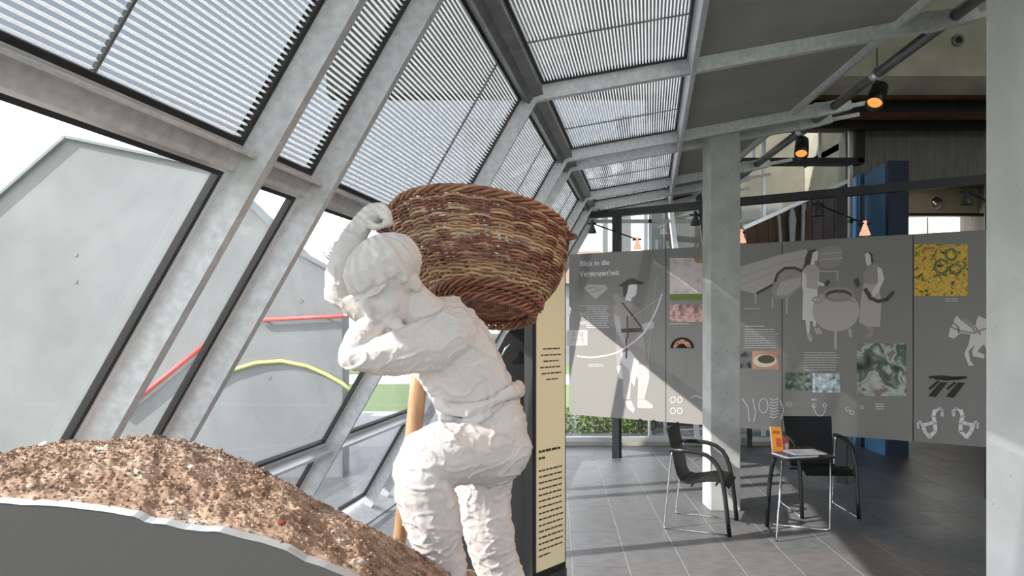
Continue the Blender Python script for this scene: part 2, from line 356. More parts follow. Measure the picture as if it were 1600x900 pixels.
# blue cabinet block
bc = empty('blue_cabinet', (4.8, 8.3, 0)); tag(bc, 'tall blue and navy panelled block standing behind the exhibition board', 'cabinet')
MB().box(4.65, 4.90, 8.3, 8.36, 0, 3.66).build('front_panel', navy, bc)
for y0, y1 in ((8.37, 8.86), (8.98, 9.28)): MB().hexa([V(4.65, y0, 0), V(4.71, y0, 0), V(4.71, y1, 0), V(4.65, y1, 0)], [V(4.65, y0, 3.66), V(4.71, y0, 3.66), V(4.71, y1, 3.6), V(4.65, y1, 3.6)]).build('side_panel', blue, bc)
MB().box(4.66, 4.88, 8.37, 9.28, 0, 3.5).build('core', black, bc)
# brown partition with white carved stakes, raking bar
bp = empty('timber_partition', (3.6, 8.9, 0)); tag(bp, 'brown and purple board partition with a sloping pale top bar, behind the exhibition board', 'partition')
pcol = [mat('board_brown', (.20, .12, .085), .7, var=.3, scale=5), mat('board_mauve', (.17, .14, .16), .7, var=.25, scale=5), mat('board_umber', (.15, .10, .075), .7, var=.3, scale=5)]
xa, xb = P(1166, 0, 8.90).x, P(1322, 0, 8.90).x
za, zb = P(0, 357, 8.90).z, P(0, 284, 8.90).z
nb = 9
for i in range(nb):
    x0 = xa+(xb-xa)*i/nb; x1 = xa+(xb-xa)*(i+1)/nb-.008; z0 = za+(zb-za)*i/nb; z1 = za+(zb-za)*(i+1)/nb
    MB().hexa([V(x0, 8.90, .75), V(x1, 8.90, .75), V(x1, 8.95, .75), V(x0, 8.95, .75)], [V(x0, 8.90, z0), V(x1, 8.90, z1), V(x1, 8.95, z1), V(x0, 8.95, z0)]).build('board', pcol[0] if i < 4 else pcol[1] if i > 5 else pcol[2], bp)
for x in (xa+.05, xb-.05): MB().box(x-.03, x+.03, 8.905, 8.945, 0, .75).build('leg', anthr, bp)
MB().box(xa, xb, 8.72, 8.95, .72, .755).build('ledge', pcol[2], bp)
MB().bar(V(xa-.05, 8.87, za), V(xb, 8.87, zb), .05, .045, V(0, 1, 0)).build('sloping_bar', alu, bp)
for i, (pts, lab) in enumerate(((((1217, 336, 5), (1218, 350, 4), (1219, 365, 4.5), (1220, 380, 5), (1220, 420, 5)), 'slim white carved stake with a notched head'),
        (((1238, 324, 2), (1238, 333, 9), (1238, 345, 12), (1238, 362, 9.5), (1238, 380, 8), (1238, 420, 8)), 'broad white carved stake with an oval head'),
        (((1256, 319, 7), (1256, 324, 6.5), (1255, 332, 5), (1255, 350, 5.5), (1254, 380, 5.5), (1254, 420, 5.5)), 'plain tall white stake with a flared top')) ):
    D = 8.80; g = MB(); vs = [P(x, y, D) for x, y, _ in pts]+[V(P(pts[-1][0], 0, D).x, D, .76)]; rs = [r*D/F/2*1.0 for _, _, r in pts]+[pts[-1][2]*D/F/2]
    o = g.tube(vs, rs, 10).build('carved_stake', mat('bleached_wood', (.62, .68, .72), .7, var=.1, scale=10), None, True); tag(o, lab+' on the brown partition ledge', 'stake')

# concrete column and pier
cc = MB().box(1.744, 1.744+.262, 5.9, 6.16, 0, 3.55); tag(cc.build('concrete_column', conc, None, False, .008), 'slender square concrete column with small air holes beside the black chair', 'column')
m = MB()
for k in range(46):
    z = random.uniform(.3, 3.3); x = random.uniform(1.77, 1.98); r = random.uniform(.003, .008)
    m.lathe([(r, 0), (r*.9, .002)], Matrix.Translation((x, 5.8995, z)) @ Matrix.Rotation(math.pi/2, 4, 'X') @ Matrix.Diagonal((1, random.uniform(.5, 1), 1, 1)), 7)
tag(m.build('air_holes', conc_dark, bpy.data.objects['concrete_column']), kind='stuff')
cp = MB().box(2.537, 3.1, 3.1, 3.6, 0, 5.59); tag(cp.build('concrete_pier', conc_light, None, False, .01), 'broad pale concrete pier rising full height past the exhibition board', 'pier')
m = MB()
for k in range(60):
    z = random.uniform(.2, 3.5); x = random.uniform(3.15, 3.58); r = random.uniform(.0015, .0035)
    m.lathe([(r, 0), (r*.9, .001)], Matrix.Translation((2.5365, x, z)) @ Matrix.Rotation(-math.pi/2, 4, 'Y'), 6)
tag(m.build('air_holes', conc, bpy.data.objects['concrete_pier']), kind='stuff')

# ------------------------------------------------------------------ outdoors
g = MB().box(-70, 90, -30, 120, -.5, -.22).build('ground', lawn); struct(g)
struct(MB().box(2.15, 4.6, 9.3, 16, -.22, -.10).build('gravel_bed', sand))
struct(MB().box(-40, 60, 20.5, 24, -.22, -.19).build('path', mat('path_grey', (.55, .54, .52), .9, var=.1)))
WY = 7.2
gp = [(-260, 470), (-20, 325), (105, 215), (330, 262), (390, 318), (470, 396), (535, 432)]
gpts = [P(x, y, WY) for x, y in gp]; base = [V(gpts[-1].x, WY, -.3), V(gpts[0].x, WY, -.3)]
gw = empty('concrete_gable_wall', (gpts[3].x, WY, -.2)); tag(gw, 'pale concrete wall with a stepped gable outline outside the sloping glass', 'wall')
q = gpts+base
MB().hexa(q, [p+V(0, .3, 0) for p in q]).build('wall_slab', conc_out, gw)
m = MB()
for a, b in zip(gpts[:-1], gpts[1:]): m.bar(a+V(0, .13, .0), b+V(0, .13, 0), .36, .03)
m.build('coping', mat('coping_grey', (.22, .23, .24), .8), gw)
for x, y in ((118, 398), (118, 440), (420, 590), (470, 470)):
    MB().lathe([(.025, 0), (.022, .006)], Matrix.Translation(P(x, y, WY)) @ Matrix.Rotation(math.pi/2, 4, 'X'), 14).build('tie_hole', conc_dark, gw)
redm = mat('red_paint', (.72, .10, .09), .5); yel = mat('yellow_green_paint', (.70, .72, .22), .5)
b0, b1 = P(400, 500, 7.15), P(640, 489, 7.15)
rb = empty('red_rail', (b0.x, 7.15, b0.z)); tag(rb, 'thin red rail fixed level along the outdoor concrete wall', 'rail')
MB().tube([b0, b1], .020, 10).build('bar', redm, rb, True)
for t in (.05, .45): p = b0.lerp(b1, t); MB().tube([p, p+V(0, .06, 0)], .014, 8).build('fixing', anthr, rb, True)
a, b = P(185, 648, 7.16), P(330, 530, 7.16)
o = MB().tube([a, b], .024, 10).build('red_slanting_bar', redm, None, True); tag(o, 'red bar slanting upwards across the outdoor concrete wall', 'bar')
ap = [(205, 730), (250, 672), (300, 612), (350, 582), (400, 567), (440, 564), (480, 572), (510, 585), (535, 599), (560, 620)]
pts = [P(x, y, 7.17) for x, y in ap]
tag(MB().tube(pts, .02, 10).build('yellow_hoop', yel, None, True), 'yellow-green hoop arching in front of the outdoor concrete wall', 'hoop')
# outdoor pillars and far building
for x0, x1, D, h in ((1012, 1037, 10.4, 5.2), (968, 986, 11.5, 5.2), (942, 950, 12.5, 5)):
    o = MB().box(P(x0, 0, D).x, P(x1, 0, D).x, D, D+.3, -.25, h).build('outdoor_pillar', conc_out); tag(o, 'pale concrete pillar outside the far glazing, %s' % {1012: 'the broadest', 968: 'the middle one in depth', 942: 'the slimmest and farthest'}[x0], 'pillar')
o = MB().box(2.45, 4.69, 10.8, 11.1, 1.9, 5.9).build('outdoor_wall', conc_olive); tag(o, 'dark olive concrete wall panel outside the far glazing', 'wall'); MB().box(2.5, 4.55, 10.85, 11.05, -.25, 1.9).build('support', anthr, o)
hs = empty('distant_house', (-9, 26, -.2)); tag(hs, 'distant pale house with a low pitched roof beyond the lawn', 'house')
MB().box(2, 12, 30, 36, -.3, 3.4).build('walls', conc_out, hs); MB().hexa([V(1.6, 29.6, 3.4), V(12.4, 29.6, 3.4), V(12.4, 33, 5.2), V(1.6, 33, 5.2)], [V(1.6, 36.4, 3.4), V(12.4, 36.4, 3.4), V(12.4, 33.01, 5.2), V(1.6, 33.01, 5.2)]).build('roof', mat('roof_brown', (.2, .13, .1), .8), hs)
def shrub(x0, x1, y0, y1, h, n, lab):
    rnd = random.Random(int(x0*100)); r = empty('low_shrub', ((x0+x1)/2, (y0+y1)/2, -.22)); tag(r, lab, 'shrub', 'low shrubs outside the far glazing')
    a = MB(); b = MB()
    for k in range(n):
        x = rnd.uniform(x0, x1); y = rnd.uniform(y0, y1); z = -.2+h*(rnd.random()**.7)*(1-.35*abs((x-(x0+x1)/2)/(x1-x0))); L = rnd.uniform(.02, .045); an = rnd.uniform(0, 6.3); ti = rnd.uniform(-.9, .9)
        d = V(math.cos(an)*math.cos(ti), math.sin(an)*math.cos(ti), math.sin(ti))*L; e = d.cross(V(rnd.uniform(-1, 1), rnd.uniform(-1, 1), 1)).normalized()*L*.32; c = V(x, y, z)
        (a if k % 3 else b).add([c-d, c+e, c+d, c-e], [(0, 1, 2), (0, 2, 3)])
    tag(a.build('leaves', mat('leaf_green', (.13, .22, .04), .6), r), kind='stuff'); tag(b.build('light_leaves', mat('leaf_light', (.28, .38, .12), .6), r), kind='stuff')
    for k in range(8): p = V(rnd.uniform(x0, x1), rnd.uniform(y0, y1), -.22); MB().tube([p, p+V(rnd.uniform(-.1, .1), 0, h*.8)], .008, 5).build('stem', brownwood, r)
for x0, x1, lab in ((.2, .95, 'low green shrub outside, beside the left post of the exhibition board'), (1.0, 1.55, 'low green shrub outside, between two board posts'), (1.6, 2.1, 'low green shrub outside, next to the gravel bed')): shrub(x0, x1, 10.0, 10.7, .62, 2600, lab)
bark = mat('bark', (.20, .17, .15), .9, var=.3)
def tree(x, y, h, lab):
    rnd = random.Random(int(x*100)); g = MB()
    def br(p, d, L, r, k):
        q = p+d*L; g.tube([p, (p+q)/2+V(rnd.uniform(-.03, .03)*L, rnd.uniform(-.03, .03)*L, 0), q], [r, r*.85, r*.65], 5)
        if k:
            for _ in range(3 if k > 1 else 4):
                dd = (d+V(rnd.uniform(-.8, .8), rnd.uniform(-.8, .8), rnd.uniform(-.1, .5))).normalized(); br(q-d*L*rnd.uniform(0, .3), dd, L*.68, r*.55, k-1)
    br(V(x, y, -.25), V(0, 0, 1), h*.36, h*.022, 4)
    tag(g.build('bare_tree', bark, None, True), lab, 'tree')
tree(-6.3, 25, 6, 'bare tree beyond the pale path, nearest the concrete wall end'); tree(-4.6, 31, 7, 'tall bare tree far beyond the pale path'); tree(-13, 34, 8, 'bare tree rising behind the outdoor concrete wall')

# ------------------------------------------------------------------ exhibition board
BP = V(1.25, 8.2, 0); bd = V(3.13, -1.92, 0).normalized(); bn = V(bd.y, -bd.x, 0)   # along, towards the viewer
if bn.y > 0: bn = -bn
def board_tz(px, py):
    d = V((px-800)/F, 1, -(py-HY)/F); k = (BP-V(0, 0, CZ)).dot(bn)/d.dot(bn); h = V(0, 0, CZ)+d*k
    return (h-BP).dot(bd), h.z
def B(t, z, o=0): return BP+bd*t+V(0, 0, z)+bn*o
eb = empty('exhibition_board', BP); tag(eb, 'long grey exhibition board with printed figures, photos and text on dark posts', 'display board')
ZB, ZT = .495, 2.52
joints = [-2.0, -.62, .645, 1.925, 3.13, 4.4]
panels = []
for a, b in zip(joints[:-1], joints[1:]):
    if a < -1: continue
    panels.append((a, b, MB().hexa([B(a+.004, ZB), B(b-.004, ZB), B(b-.004, ZB, -.025), B(a+.004, ZB, -.025)], [B(a+.004, ZT), B(b-.004, ZT), B(b-.004, ZT, -.025), B(a+.004, ZT, -.025)]).build('panel', boardm, eb)))
PT = [0, 1.25, 2.5, 3.75]
for t in PT:
    c = B(t, 1.49, -.075); MB().obox(c, bd*.045, bn*.045, V(0, 0, 1.49)).build('post', anthr, eb)
for t in joints[2:-1]:
    MB().obox(B(t, (ZB+ZT)/2, -.031), bd*.03, bn*.005, V(0, 0, (ZT-ZB)/2)).build('joint_light_stop', black, eb)  # added backing, stops bright background showing through the panel joints
MB().bar(B(-.38, 3.0, -.06), B(4.4, 3.0, -.06), .085, .085).build('rail', anthr, eb)
for t in (.335, .50):
    m = MB(); q = lambda z, o: B(t, z, o)
    m.tube([q(.50, -.03), q(.40, -.03), q(.40, .09), q(.50, .09), q(.50, -.03)], .012, 6); m.build('bracket', black, eb)
def panel_for(t):
    for a, b, p in panels:
        if a <= t < b: return p
    return panels[-1][2] if t > 0 else panels[0][2]
ink = lambda n, c: mat(n, c, .6, spec=.2)
pale = ink('print_pale', (.46, .415, .415)); paler = ink('print_light', (.66, .63, .63)); mid = ink('print_mid', (.335, .295, .29)); dk = ink('print_dark', (.10, .085, .08)); wht = ink('print_white', (.78, .76, .75)); faint = ink('print_faint', (.30, .29, .28))
LAY = [.0012]
def zc(zone, pts):
    x0, y0, s = zone; return [(x0+x/s, y0+y/s) for x, y in pts]
Z1 = (870, 360, 2.8125); Z2 = (1100, 360, 2.8125); Z3 = (1320, 360, 2.648)
def decal(name, zone, pts, m, off=None):
    px = zc(zone, pts); tz = [board_tz(x, y) for x, y in px]; tc_ = sum(t for t, _ in tz)/len(tz)
    o = off if off else LAY[0]; LAY[0] += .00006
    g = MB(); g.hexa([B(t, z, .0002) for t, z in tz], [B(t, z, o) for t, z in tz]); return g.build(name, m, panel_for(tc_))
def stroke(name, zone, lines, wpx, m):
    g = MB(); tt = []; o = LAY[0]; LAY[0] += .00006
    for ln in lines:
        tz = [board_tz(x, y) for x, y in zc(zone, ln)]; tt += [t for t, _ in tz]
        for (t0, z0), (t1, z1) in zip(tz[:-1], tz[1:]):
            d = Vector((t1-t0, z1-z0)); 
            if d.length < 1e-6: continue
            n = Vector((-d.y, d.x)).normalized()*wpx*.0035; e = d.normalized()*wpx*.002
            q = [(t0+n.x-e.x, z0+n.y-e.y), (t1+n.x+e.x, z1+n.y+e.y), (t1-n.x+e.x, z1-n.y+e.y), (t0-n.x-e.x, z0-n.y-e.y)]
            g.hexa([B(t, z, .0002) for t, z in q], [B(t, z, o) for t, z in q])
    return tag(g.build(name, m, panel_for(sum(tt)/len(tt))), kind='stuff') if len(lines) > 1 else g.build(name, m, panel_for(sum(tt)/len(tt)))
def textblock(zone, x0, y0, x1, y1, n, m, w=1.2, indent=0):
    L = []
    for i in range(n):
        y = y0+(y1-y0)*(i+.5)/n; x = x0+(indent if i % 5 in (1, 2, 3) else 0); e = x1-random.uniform(0, .12)*(x1-x0)
        while x < e-4:
            L_ = random.uniform(10, 26); L.append([(x, y), (min(x+L_, e), y)]); x += L_+4
    tag(stroke('text_block', zone, L, w, m), kind='stuff')
def ell(cx, cy, rx, ry, n=18, a0=0, a1=2*math.pi): return [(cx+rx*math.cos(a0+(a1-a0)*i/n), cy+ry*math.sin(a0+(a1-a0)*i/n)) for i in range(n+(0 if abs(a1-a0-2*math.pi) < 1e-6 else 1))]
# panel 1: title, archer
def title(txt, px, py, hpx):
    cu = bpy.data.curves.new('t', 'FONT'); cu.body = txt; cu.size = 1; cu.extrude = .0; cu.offset = .017
    to = bpy.data.objects.new('t', cu); COL.objects.link(to); bpy.context.view_layer.update()
    me = bpy.data.meshes.new_from_object(to.evaluated_get(bpy.context.evaluated_depsgraph_get())); bpy.data.objects.remove(to)
    t0, z0 = board_tz(px, py); _, z1 = board_tz(px, py-hpx); s = (z1-z0)/.70
    for v in me.vertices: v.co = B(t0+v.co.x*s, z0+v.co.y*s, .003)
    return link('title_text', me, wht, panel_for(t0))
title('Blick in die', 906, 416, 8); title('Vergangenheit', 906, 432, 8)
textblock(Z1, 76, 168, 130, 180, 1, faint, .8); textblock(Z1, 90, 210, 130, 220, 1, faint, .8)
decal('crest_print', Z1, [(118, 255), (135, 238), (215, 240), (224, 258), (170, 302)], pale)
stroke('crest_lines', Z1, [[(140, 255), (165, 250), (190, 262)], [(150, 275), (190, 262), (200, 250)]], 2, mid)
textblock(Z1, 100, 328, 232, 430, 13, paler, .9, 30); textblock(Z1, 42, 355, 95, 400, 5, faint, .9)
decal('emblem_print', Z1, [(44, 440), (136, 436), (136, 505), (44, 508)], pale)
stroke('emblem_lines', Z1, [ell(72, 455, 8, 8, 10)+[(72, 463), (62, 495)], ell(108, 455, 8, 8, 10)+[(108, 463), (118, 495)], [(62, 480), (120, 480)]], 1.6, mid)
textblock(Z1, 140, 585, 205, 600, 2, paler, .9); textblock(Z1, 140, 600, 175, 636, 4, faint, .8)
decal('quiver', Z1, [(245, 290), (262, 275), (290, 300), (282, 330), (262, 320)], mid)
decal('archer_hair', Z1, [(290, 240), (325, 232), (322, 262), (310, 292), (292, 290)], dk)
decal('archer_legs', Z1, [(285, 585), (325, 595), (328, 660), (322, 742), (292, 742), (290, 660)], pale)
decal('archer_legs', Z1, [(342, 590), (405, 590), (408, 650), (386, 742), (355, 742), (358, 660)], pale)
decal('archer_foot', Z1, [(296, 748), (328, 748), (345, 788), (336, 803), (312, 782)], pale)
decal('archer_foot', Z1, [(355, 744), (390, 744), (425, 770), (420, 783), (355, 780)], pale)
decal('archer_tunic', Z1, [(248, 335), (288, 308), (335, 322), (362, 340), (375, 372), (372, 430), (386, 490), (396, 560), (400, 596), (350, 580), (300, 556), (264, 612), (258, 480), (262, 400), (250, 372)], mid)
decal('archer_cloth', Z1, [(282, 538), (322, 528), (360, 575), (355, 622), (340, 686), (325, 660), (315, 608), (285, 584)], paler)
decal('archer_cloth', Z1, [(264, 600), (284, 590), (290, 652), (275, 652)], paler)
decal('archer_face', Z1, [(317, 236), (352, 230), (354, 250), (350, 282), (340, 292), (330, 294), (326, 312), (300, 308), (310, 270)], paler)
decal('archer_hat', Z1, [(268, 244), (296, 226), (318, 212), (345, 211), (356, 221), (383, 227), (374, 238), (330, 237), (290, 248)], dk)
decal('archer_arm', Z1, [(250, 368), (275, 378), (284, 440), (312, 482), (314, 512), (296, 508), (262, 445)], pale)
decal('archer_hand', Z1, [(372, 414), (405, 402), (427, 402), (428, 430), (384, 440)], pale)
decal('archer_belt', Z1, [(282, 432), (374, 428), (376, 446), (284, 450)], dk)
stroke('archer_straps', Z1, [[(288, 318), (330, 370), (372, 425)], [(310, 380), (312, 470)]], 3, dk)
stroke('archer_dagger', Z1, [[(306, 470), (306, 560)]], 3, dk)
stroke('bow', Z1, [[(90, 553), (150, 559), (215, 551), (262, 538), (300, 516), (345, 486), (385, 448), (412, 405), (440, 345), (463, 280)]], 2.6, paler)
stroke('bow_string', Z1, [[(440, 200), (425, 330), (400, 595)], [(330, 385), (462, 290)]], 1, pale)
# panel 2
ph = {}
def photo(name, zone, x0, y0, x1, y1, m): return decal(name, zone, [(x0, y0), (x1, y0), (x1, y1), (x0, y1)], m, .003)
photo('photo', Z1, 497, 121, 640, 305, ramp_mat('photo_field', [(.3, (.75, .62, .62)), (.55, (.62, .52, .52)), (.7, (.35, .28, .24))], 9))
decal('photo_grass', Z1, [(497, 280), (640, 278), (640, 305), (497, 305)], ink('photo_green', (.16, .22, .05)), .0036)
decal('photo_arm', Z1, [(600, 121), (640, 121), (640, 145), (610, 142)], ink('photo_tan', (.42, .24, .14)), .0036)
photo('photo', Z1, 497, 325, 640, 402, ramp_mat('photo_pink', [(.3, (.06, .09, .10)), (.48, (.55, .28, .25)), (.6, (.70, .45, .42)), (.75, (.15, .10, .10))], 14))
textblock(Z1, 497, 405, 585, 416, 1, paler, .9); textblock(Z1, 608, 420, 655, 520, 11, faint, .9)
decal('bone_photo', Z1, ell(551, 518, 52, 48, 20, math.pi, 2*math.pi), ink('photo_black', (.015, .012, .012)), .003)
decal('bone_shape', Z1, [(512, 515), (520, 492), (540, 480), (562, 480), (582, 492), (594, 515), (575, 515), (560, 498), (540, 498), (526, 515)], ramp_mat('photo_orange', [(.35, (.18, .05, .03)), (.6, (.75, .33, .2))], 40), .0036)
textblock(Z1, 497, 625, 565, 700, 9, faint, .8)
stroke('ring_sketches', Z1, [ell(511, 745, 11, 13, 12)+[(522, 745)], ell(541, 745, 10, 13, 12)+[(551, 745)], ell(511, 793, 11, 13, 12)+[(522, 793)], ell(541, 793, 11, 13, 12)+[(552, 793)], [(590, 735), (610, 725), (640, 738)]], 1.4, paler)
# panel 3/4
decal('plank_print', Z2, [(158, 160), (330, 108), (450, 82), (462, 110), (430, 165), (335, 195), (300, 235), (225, 278), (158, 262)], pale)
stroke('plank_lines', Z2, [[(165, 205), (320, 150), (445, 120)], [(162, 240), (300, 190)]], 1, mid)
decal('barrow_print', Z2, [(296, 270), (318, 190), (350, 168), (430, 165), (430, 245), (370, 302), (310, 300)], mid)
decal('barrow_print', Z2, [(320, 262), (340, 225), (425, 205), (425, 240), (368, 285), (322, 285)], pale)
stroke('barrow_handle', Z2, [[(312, 225), (325, 190), (355, 166), (400, 165), (432, 180)], [(230, 278), (300, 240)]], 4, dk)
stroke('barrow_legs', Z2, [[(302, 300), (302, 340)], [(364, 300), (364, 365)], [(227, 278), (227, 318)]], 2.5, pale)
decal('shelf_print', Z2, [(505, 80), (560, 66), (600, 70), (608, 100), (602, 150), (560, 168), (512, 160)], mid)
stroke('shelf_lines', Z2, [[(505, 130), (608, 120)], [(505, 180), (590, 180)], [(586, 180), (586, 220)], [(515, 105), (600, 95)]], 2, pale)
decal('woman_hair', Z2, [(445, 120), (460, 88), (490, 82), (500, 95), (480, 110), (474, 160), (440, 168)], dk)
decal('woman_face', Z2, [(478, 98), (498, 88), (504, 105), (498, 132), (486, 136), (490, 165), (465, 165)], paler)
decal('woman_legs', Z2, [(446, 395), (466, 395), (464, 450), (452, 450)], paler)
decal('woman_legs', Z2, [(478, 395), (494, 395), (492, 422), (480, 422)], paler)
decal('woman_foot', Z2, [(452, 450), (466, 450), (480, 482), (470, 490), (456, 478)], pale); decal('woman_foot', Z2, [(482, 424), (520, 440), (520, 458), (488, 446)], pale)
decal('woman_skirt', Z2, [(437, 245), (500, 258), (498, 400), (460, 398), (432, 392)], paler)
decal('woman_blouse', Z2, [(432, 180), (455, 152), (490, 150), (508, 172), (508, 235), (500, 262), (440, 250)], pale)
decal('woman_arm', Z2, [(432, 185), (448, 190), (452, 245), (435, 268), (430, 240)], paler); decal('woman_arm', Z2, [(500, 225), (528, 232), (528, 246), (500, 242)], paler)
decal('cauldron', Z2, ell(580, 352, 104, 92, 28), pale); decal('cauldron_rim', Z2, ell(592, 282, 72, 34, 24), mid); decal('cauldron_mouth', Z2, ell(592, 284, 58, 24, 24), dk)
decal('cauldron_contents', Z2, ell(592, 290, 50, 16, 20), mid)
stroke('cauldron_hoop', Z2, [ell(500, 305, 22, 12, 14), ell(660, 300, 22, 12, 14)], 2, mid); stroke('cauldron_legs', Z2, [[(578, 440), (578, 520)], [(505, 430), (500, 455)], [(640, 435), (645, 465)]], 4, pale)
decal('cup', Z2, [(528, 232), (545, 216), (556, 228), (540, 248)], dk)
textblock(Z2, 180, 418, 272, 424, 1, wht, 1.2); textblock(Z2, 180, 430, 325, 520, 9, paler, .9); textblock(Z2, 178, 338, 252, 350, 1, paler, .9)
textblock(Z2, 440, 532, 596, 618, 8, paler, .9); textblock(Z2, 355, 555, 432, 590, 3, faint, .8); textblock(Z2, 210, 616, 285, 660, 5, faint, .8); textblock(Z2, 360, 706, 420, 740, 4, faint, .8)
photo('photo', Z2, 150, 530, 207, 606, ramp_mat('photo_slate', [(.4, (.02, .02, .025)), (.65, (.22, .21, .2))], 16))
photo('photo', Z2, 212, 530, 327, 610, ramp_mat('photo_terracotta', [(.35, (.45, .20, .12)), (.65, (.60, .32, .22))], 5))
decal('shell', Z2, ell(268, 572, 52, 28, 22), ink('shell_cream', (.68, .60, .45)), .0036); decal('shell_hollow', Z2, ell(274, 566, 38, 19, 20), ink('shell_dark', (.10, .09, .05)), .004)
photo('photo', Z2, 357, 625, 473, 704, ramp_mat('photo_excavation', [(.3, (.02, .03, .02)), (.5, (.10, .14, .10)), (.66, (.35, .38, .34))], 22))
photo('photo', Z2, 478, 628, 598, 712, ramp_mat('photo_ice', [(.3, (.05, .10, .09)), (.46, (.35, .42, .45)), (.62, (.75, .80, .84))], 20))
stroke('sketches', Z2, [[(170, 740), (195, 780), (200, 840)], [(215, 740), (228, 800), (220, 840)], ell(262, 770, 20, 32, 14)+[(282, 770)]]+[[(290, 740+i*13), (303, 746+i*13), (318, 742+i*13), (326, 738+i*13)] for i in range(7)]+[[(335, 745), (350, 790), (338, 830)], [(478, 765), (490, 800), (505, 815), (520, 815), (532, 795), (536, 765)], ell(484, 770, 8, 8, 8), ell(530, 768, 8, 8, 8), ell(632, 785, 9, 8, 8), ell(650, 800, 9, 8, 8)], 1.3, paler)
textblock(Z2, 472, 738, 500, 750, 1, wht, 1.2); textblock(Z2, 360, 752, 392, 775, 3, paler, .9); textblock(Z2, 402, 752, 440, 790, 4, faint, .9); textblock(Z2, 545, 760, 595, 795, 3, faint, .8)
# panel 4/5
decal('potter_skirt', Z3, [(80, 215), (140, 220), (152, 300), (146, 400), (92, 398), (58, 380), (66, 290)], pale)
decal('potter_top', Z3, [(76, 180), (92, 155), (128, 138), (150, 160), (145, 222), (82, 222)], mid)
decal('potter_hair', Z3, [(86, 92), (100, 86), (115, 100), (118, 135), (102, 130)], dk); decal('potter_face', Z3, [(84, 98), (96, 90), (106, 105), (110, 140), (94, 148), (86, 130)], paler)
decal('potter_arm', Z3, [(135, 150), (152, 158), (164, 200), (140, 255), (118, 272), (112, 256), (138, 215)], paler); decal('potter_foot', Z3, [(88, 398), (108, 400), (122, 410), (112, 442), (84, 440), (100, 420)], mid)
stroke('drinking_horn', Z3, [[(85, 245), (105, 280), (140, 294), (175, 285), (200, 256)]], 5, dk); decal('horn_mouth', Z3, [(76, 245), (90, 236), (112, 268), (98, 276)], dk); decal('pot_print', Z3, [(36, 205), (55, 196), (66, 225), (50, 238)], dk)
photo('photo', Z3, 288, 58, 508, 271, ramp_mat('photo_gold', [(.30, (.02, .02, .015)), (.42, (.28, .22, .05)), (.52, (.85, .50, .04)), (.62, (.45, .30, .06)), (.72, (.80, .55, .12))], 24, detail=10, distort=.6))
stroke('photo_discs', Z3, [ell(400, 150, 28, 28, 14), ell(440, 100, 22, 22, 12), ell(458, 160, 24, 20, 12)], 3, ink('verdigris', (.20, .24, .10))); decal('photo_tag', Z3, [(325, 68), (372, 68), (372, 78), (325, 78)], ink('tag_red', (.5, .16, .1)), .0036)
textblock(Z3, 416, 278, 475, 296, 2, paler, .9)
photo('photo', Z3, 50, 467, 254, 685, ramp_mat('photo_grave', [(.30, (.01, .02, .015)), (.44, (.10, .14, .10)), (.54, (.50, .53, .47)), (.64, (.18, .16, .12)), (.75, (.42, .25, .18))], 7, detail=8, distort=.8))
textblock(Z3, 0, 575, 25, 640, 5, faint, .8); textblock(Z3, 50, 690, 110, 696, 1, faint, .8); textblock(Z3, 128, 714, 162, 744, 3, wht, .9); textblock(Z3, 64, 722, 84, 740, 2, paler, 1)
horse = [(428, 440), (436, 405), (450, 385), (456, 362), (466, 352), (472, 364), (500, 366), (525, 385), (540, 400), (545, 370), (554, 352), (566, 360), (600, 372), (620, 420), (620, 500), (596, 545), (582, 520), (588, 500), (575, 470), (548, 500), (578, 515), (575, 530), (530, 520), (526, 500), (540, 470), (512, 500), (520, 540), (535, 558), (512, 560), (494, 510), (512, 470), (520, 430), (480, 425), (450, 448)]
decal('horses', Z3, horse, paler)
stroke('harness', Z3, [[(440, 400), (475, 415), (530, 425), (600, 400)], [(452, 385), (470, 400), (472, 425)], [(540, 400), (560, 430)], [(480, 368), (525, 395), (540, 425)]], 2.4, mid); decal('horse_mane', Z3, [(472, 366), (505, 364), (535, 392), (520, 402), (490, 378)], mid)
ink_d = ink('print_iron', (.045, .042, .035))
stroke('iron_find', Z3, [[(352, 608), (400, 604), (450, 610), (500, 608)], [(375, 612), (420, 616), (480, 612)]], 3.5, ink_d)
decal('iron_find', Z3, [(345, 685), (395, 628), (425, 628), (375, 690)], ink_d); decal('iron_find', Z3, [(418, 688), (470, 628), (498, 630), (450, 692)], ink_d); stroke('iron_find', Z3, [[(352, 655), (385, 625)], [(425, 655), (455, 630)]], 3, ink_d)
decal('iron_find', Z3, [(585, 628), (600, 628), (600, 702), (585, 704)], ink_d)
for fl_ in (0, 1):
    fx = (lambda x: x) if not fl_ else (lambda x: 853-x)
    stroke('bronze_brooch', Z3, [[(fx(375), 748), (fx(392), 736), (fx(405), 748), (fx(402), 766)]], 3.5, paler)
    stroke('bronze_brooch', Z3, [[(fx(372), 745), (fx(366), 770), (fx(374), 800), (fx(374), 830), (fx(350), 855), (fx(332), 832), (fx(322), 806), (fx(345), 800), (fx(372), 794)]], 4.5, wht)
    stroke('bronze_brooch', Z3, [[(fx(322), 806), (fx(312), 788), (fx(302), 800), (fx(305), 818)]], 2.5, paler)

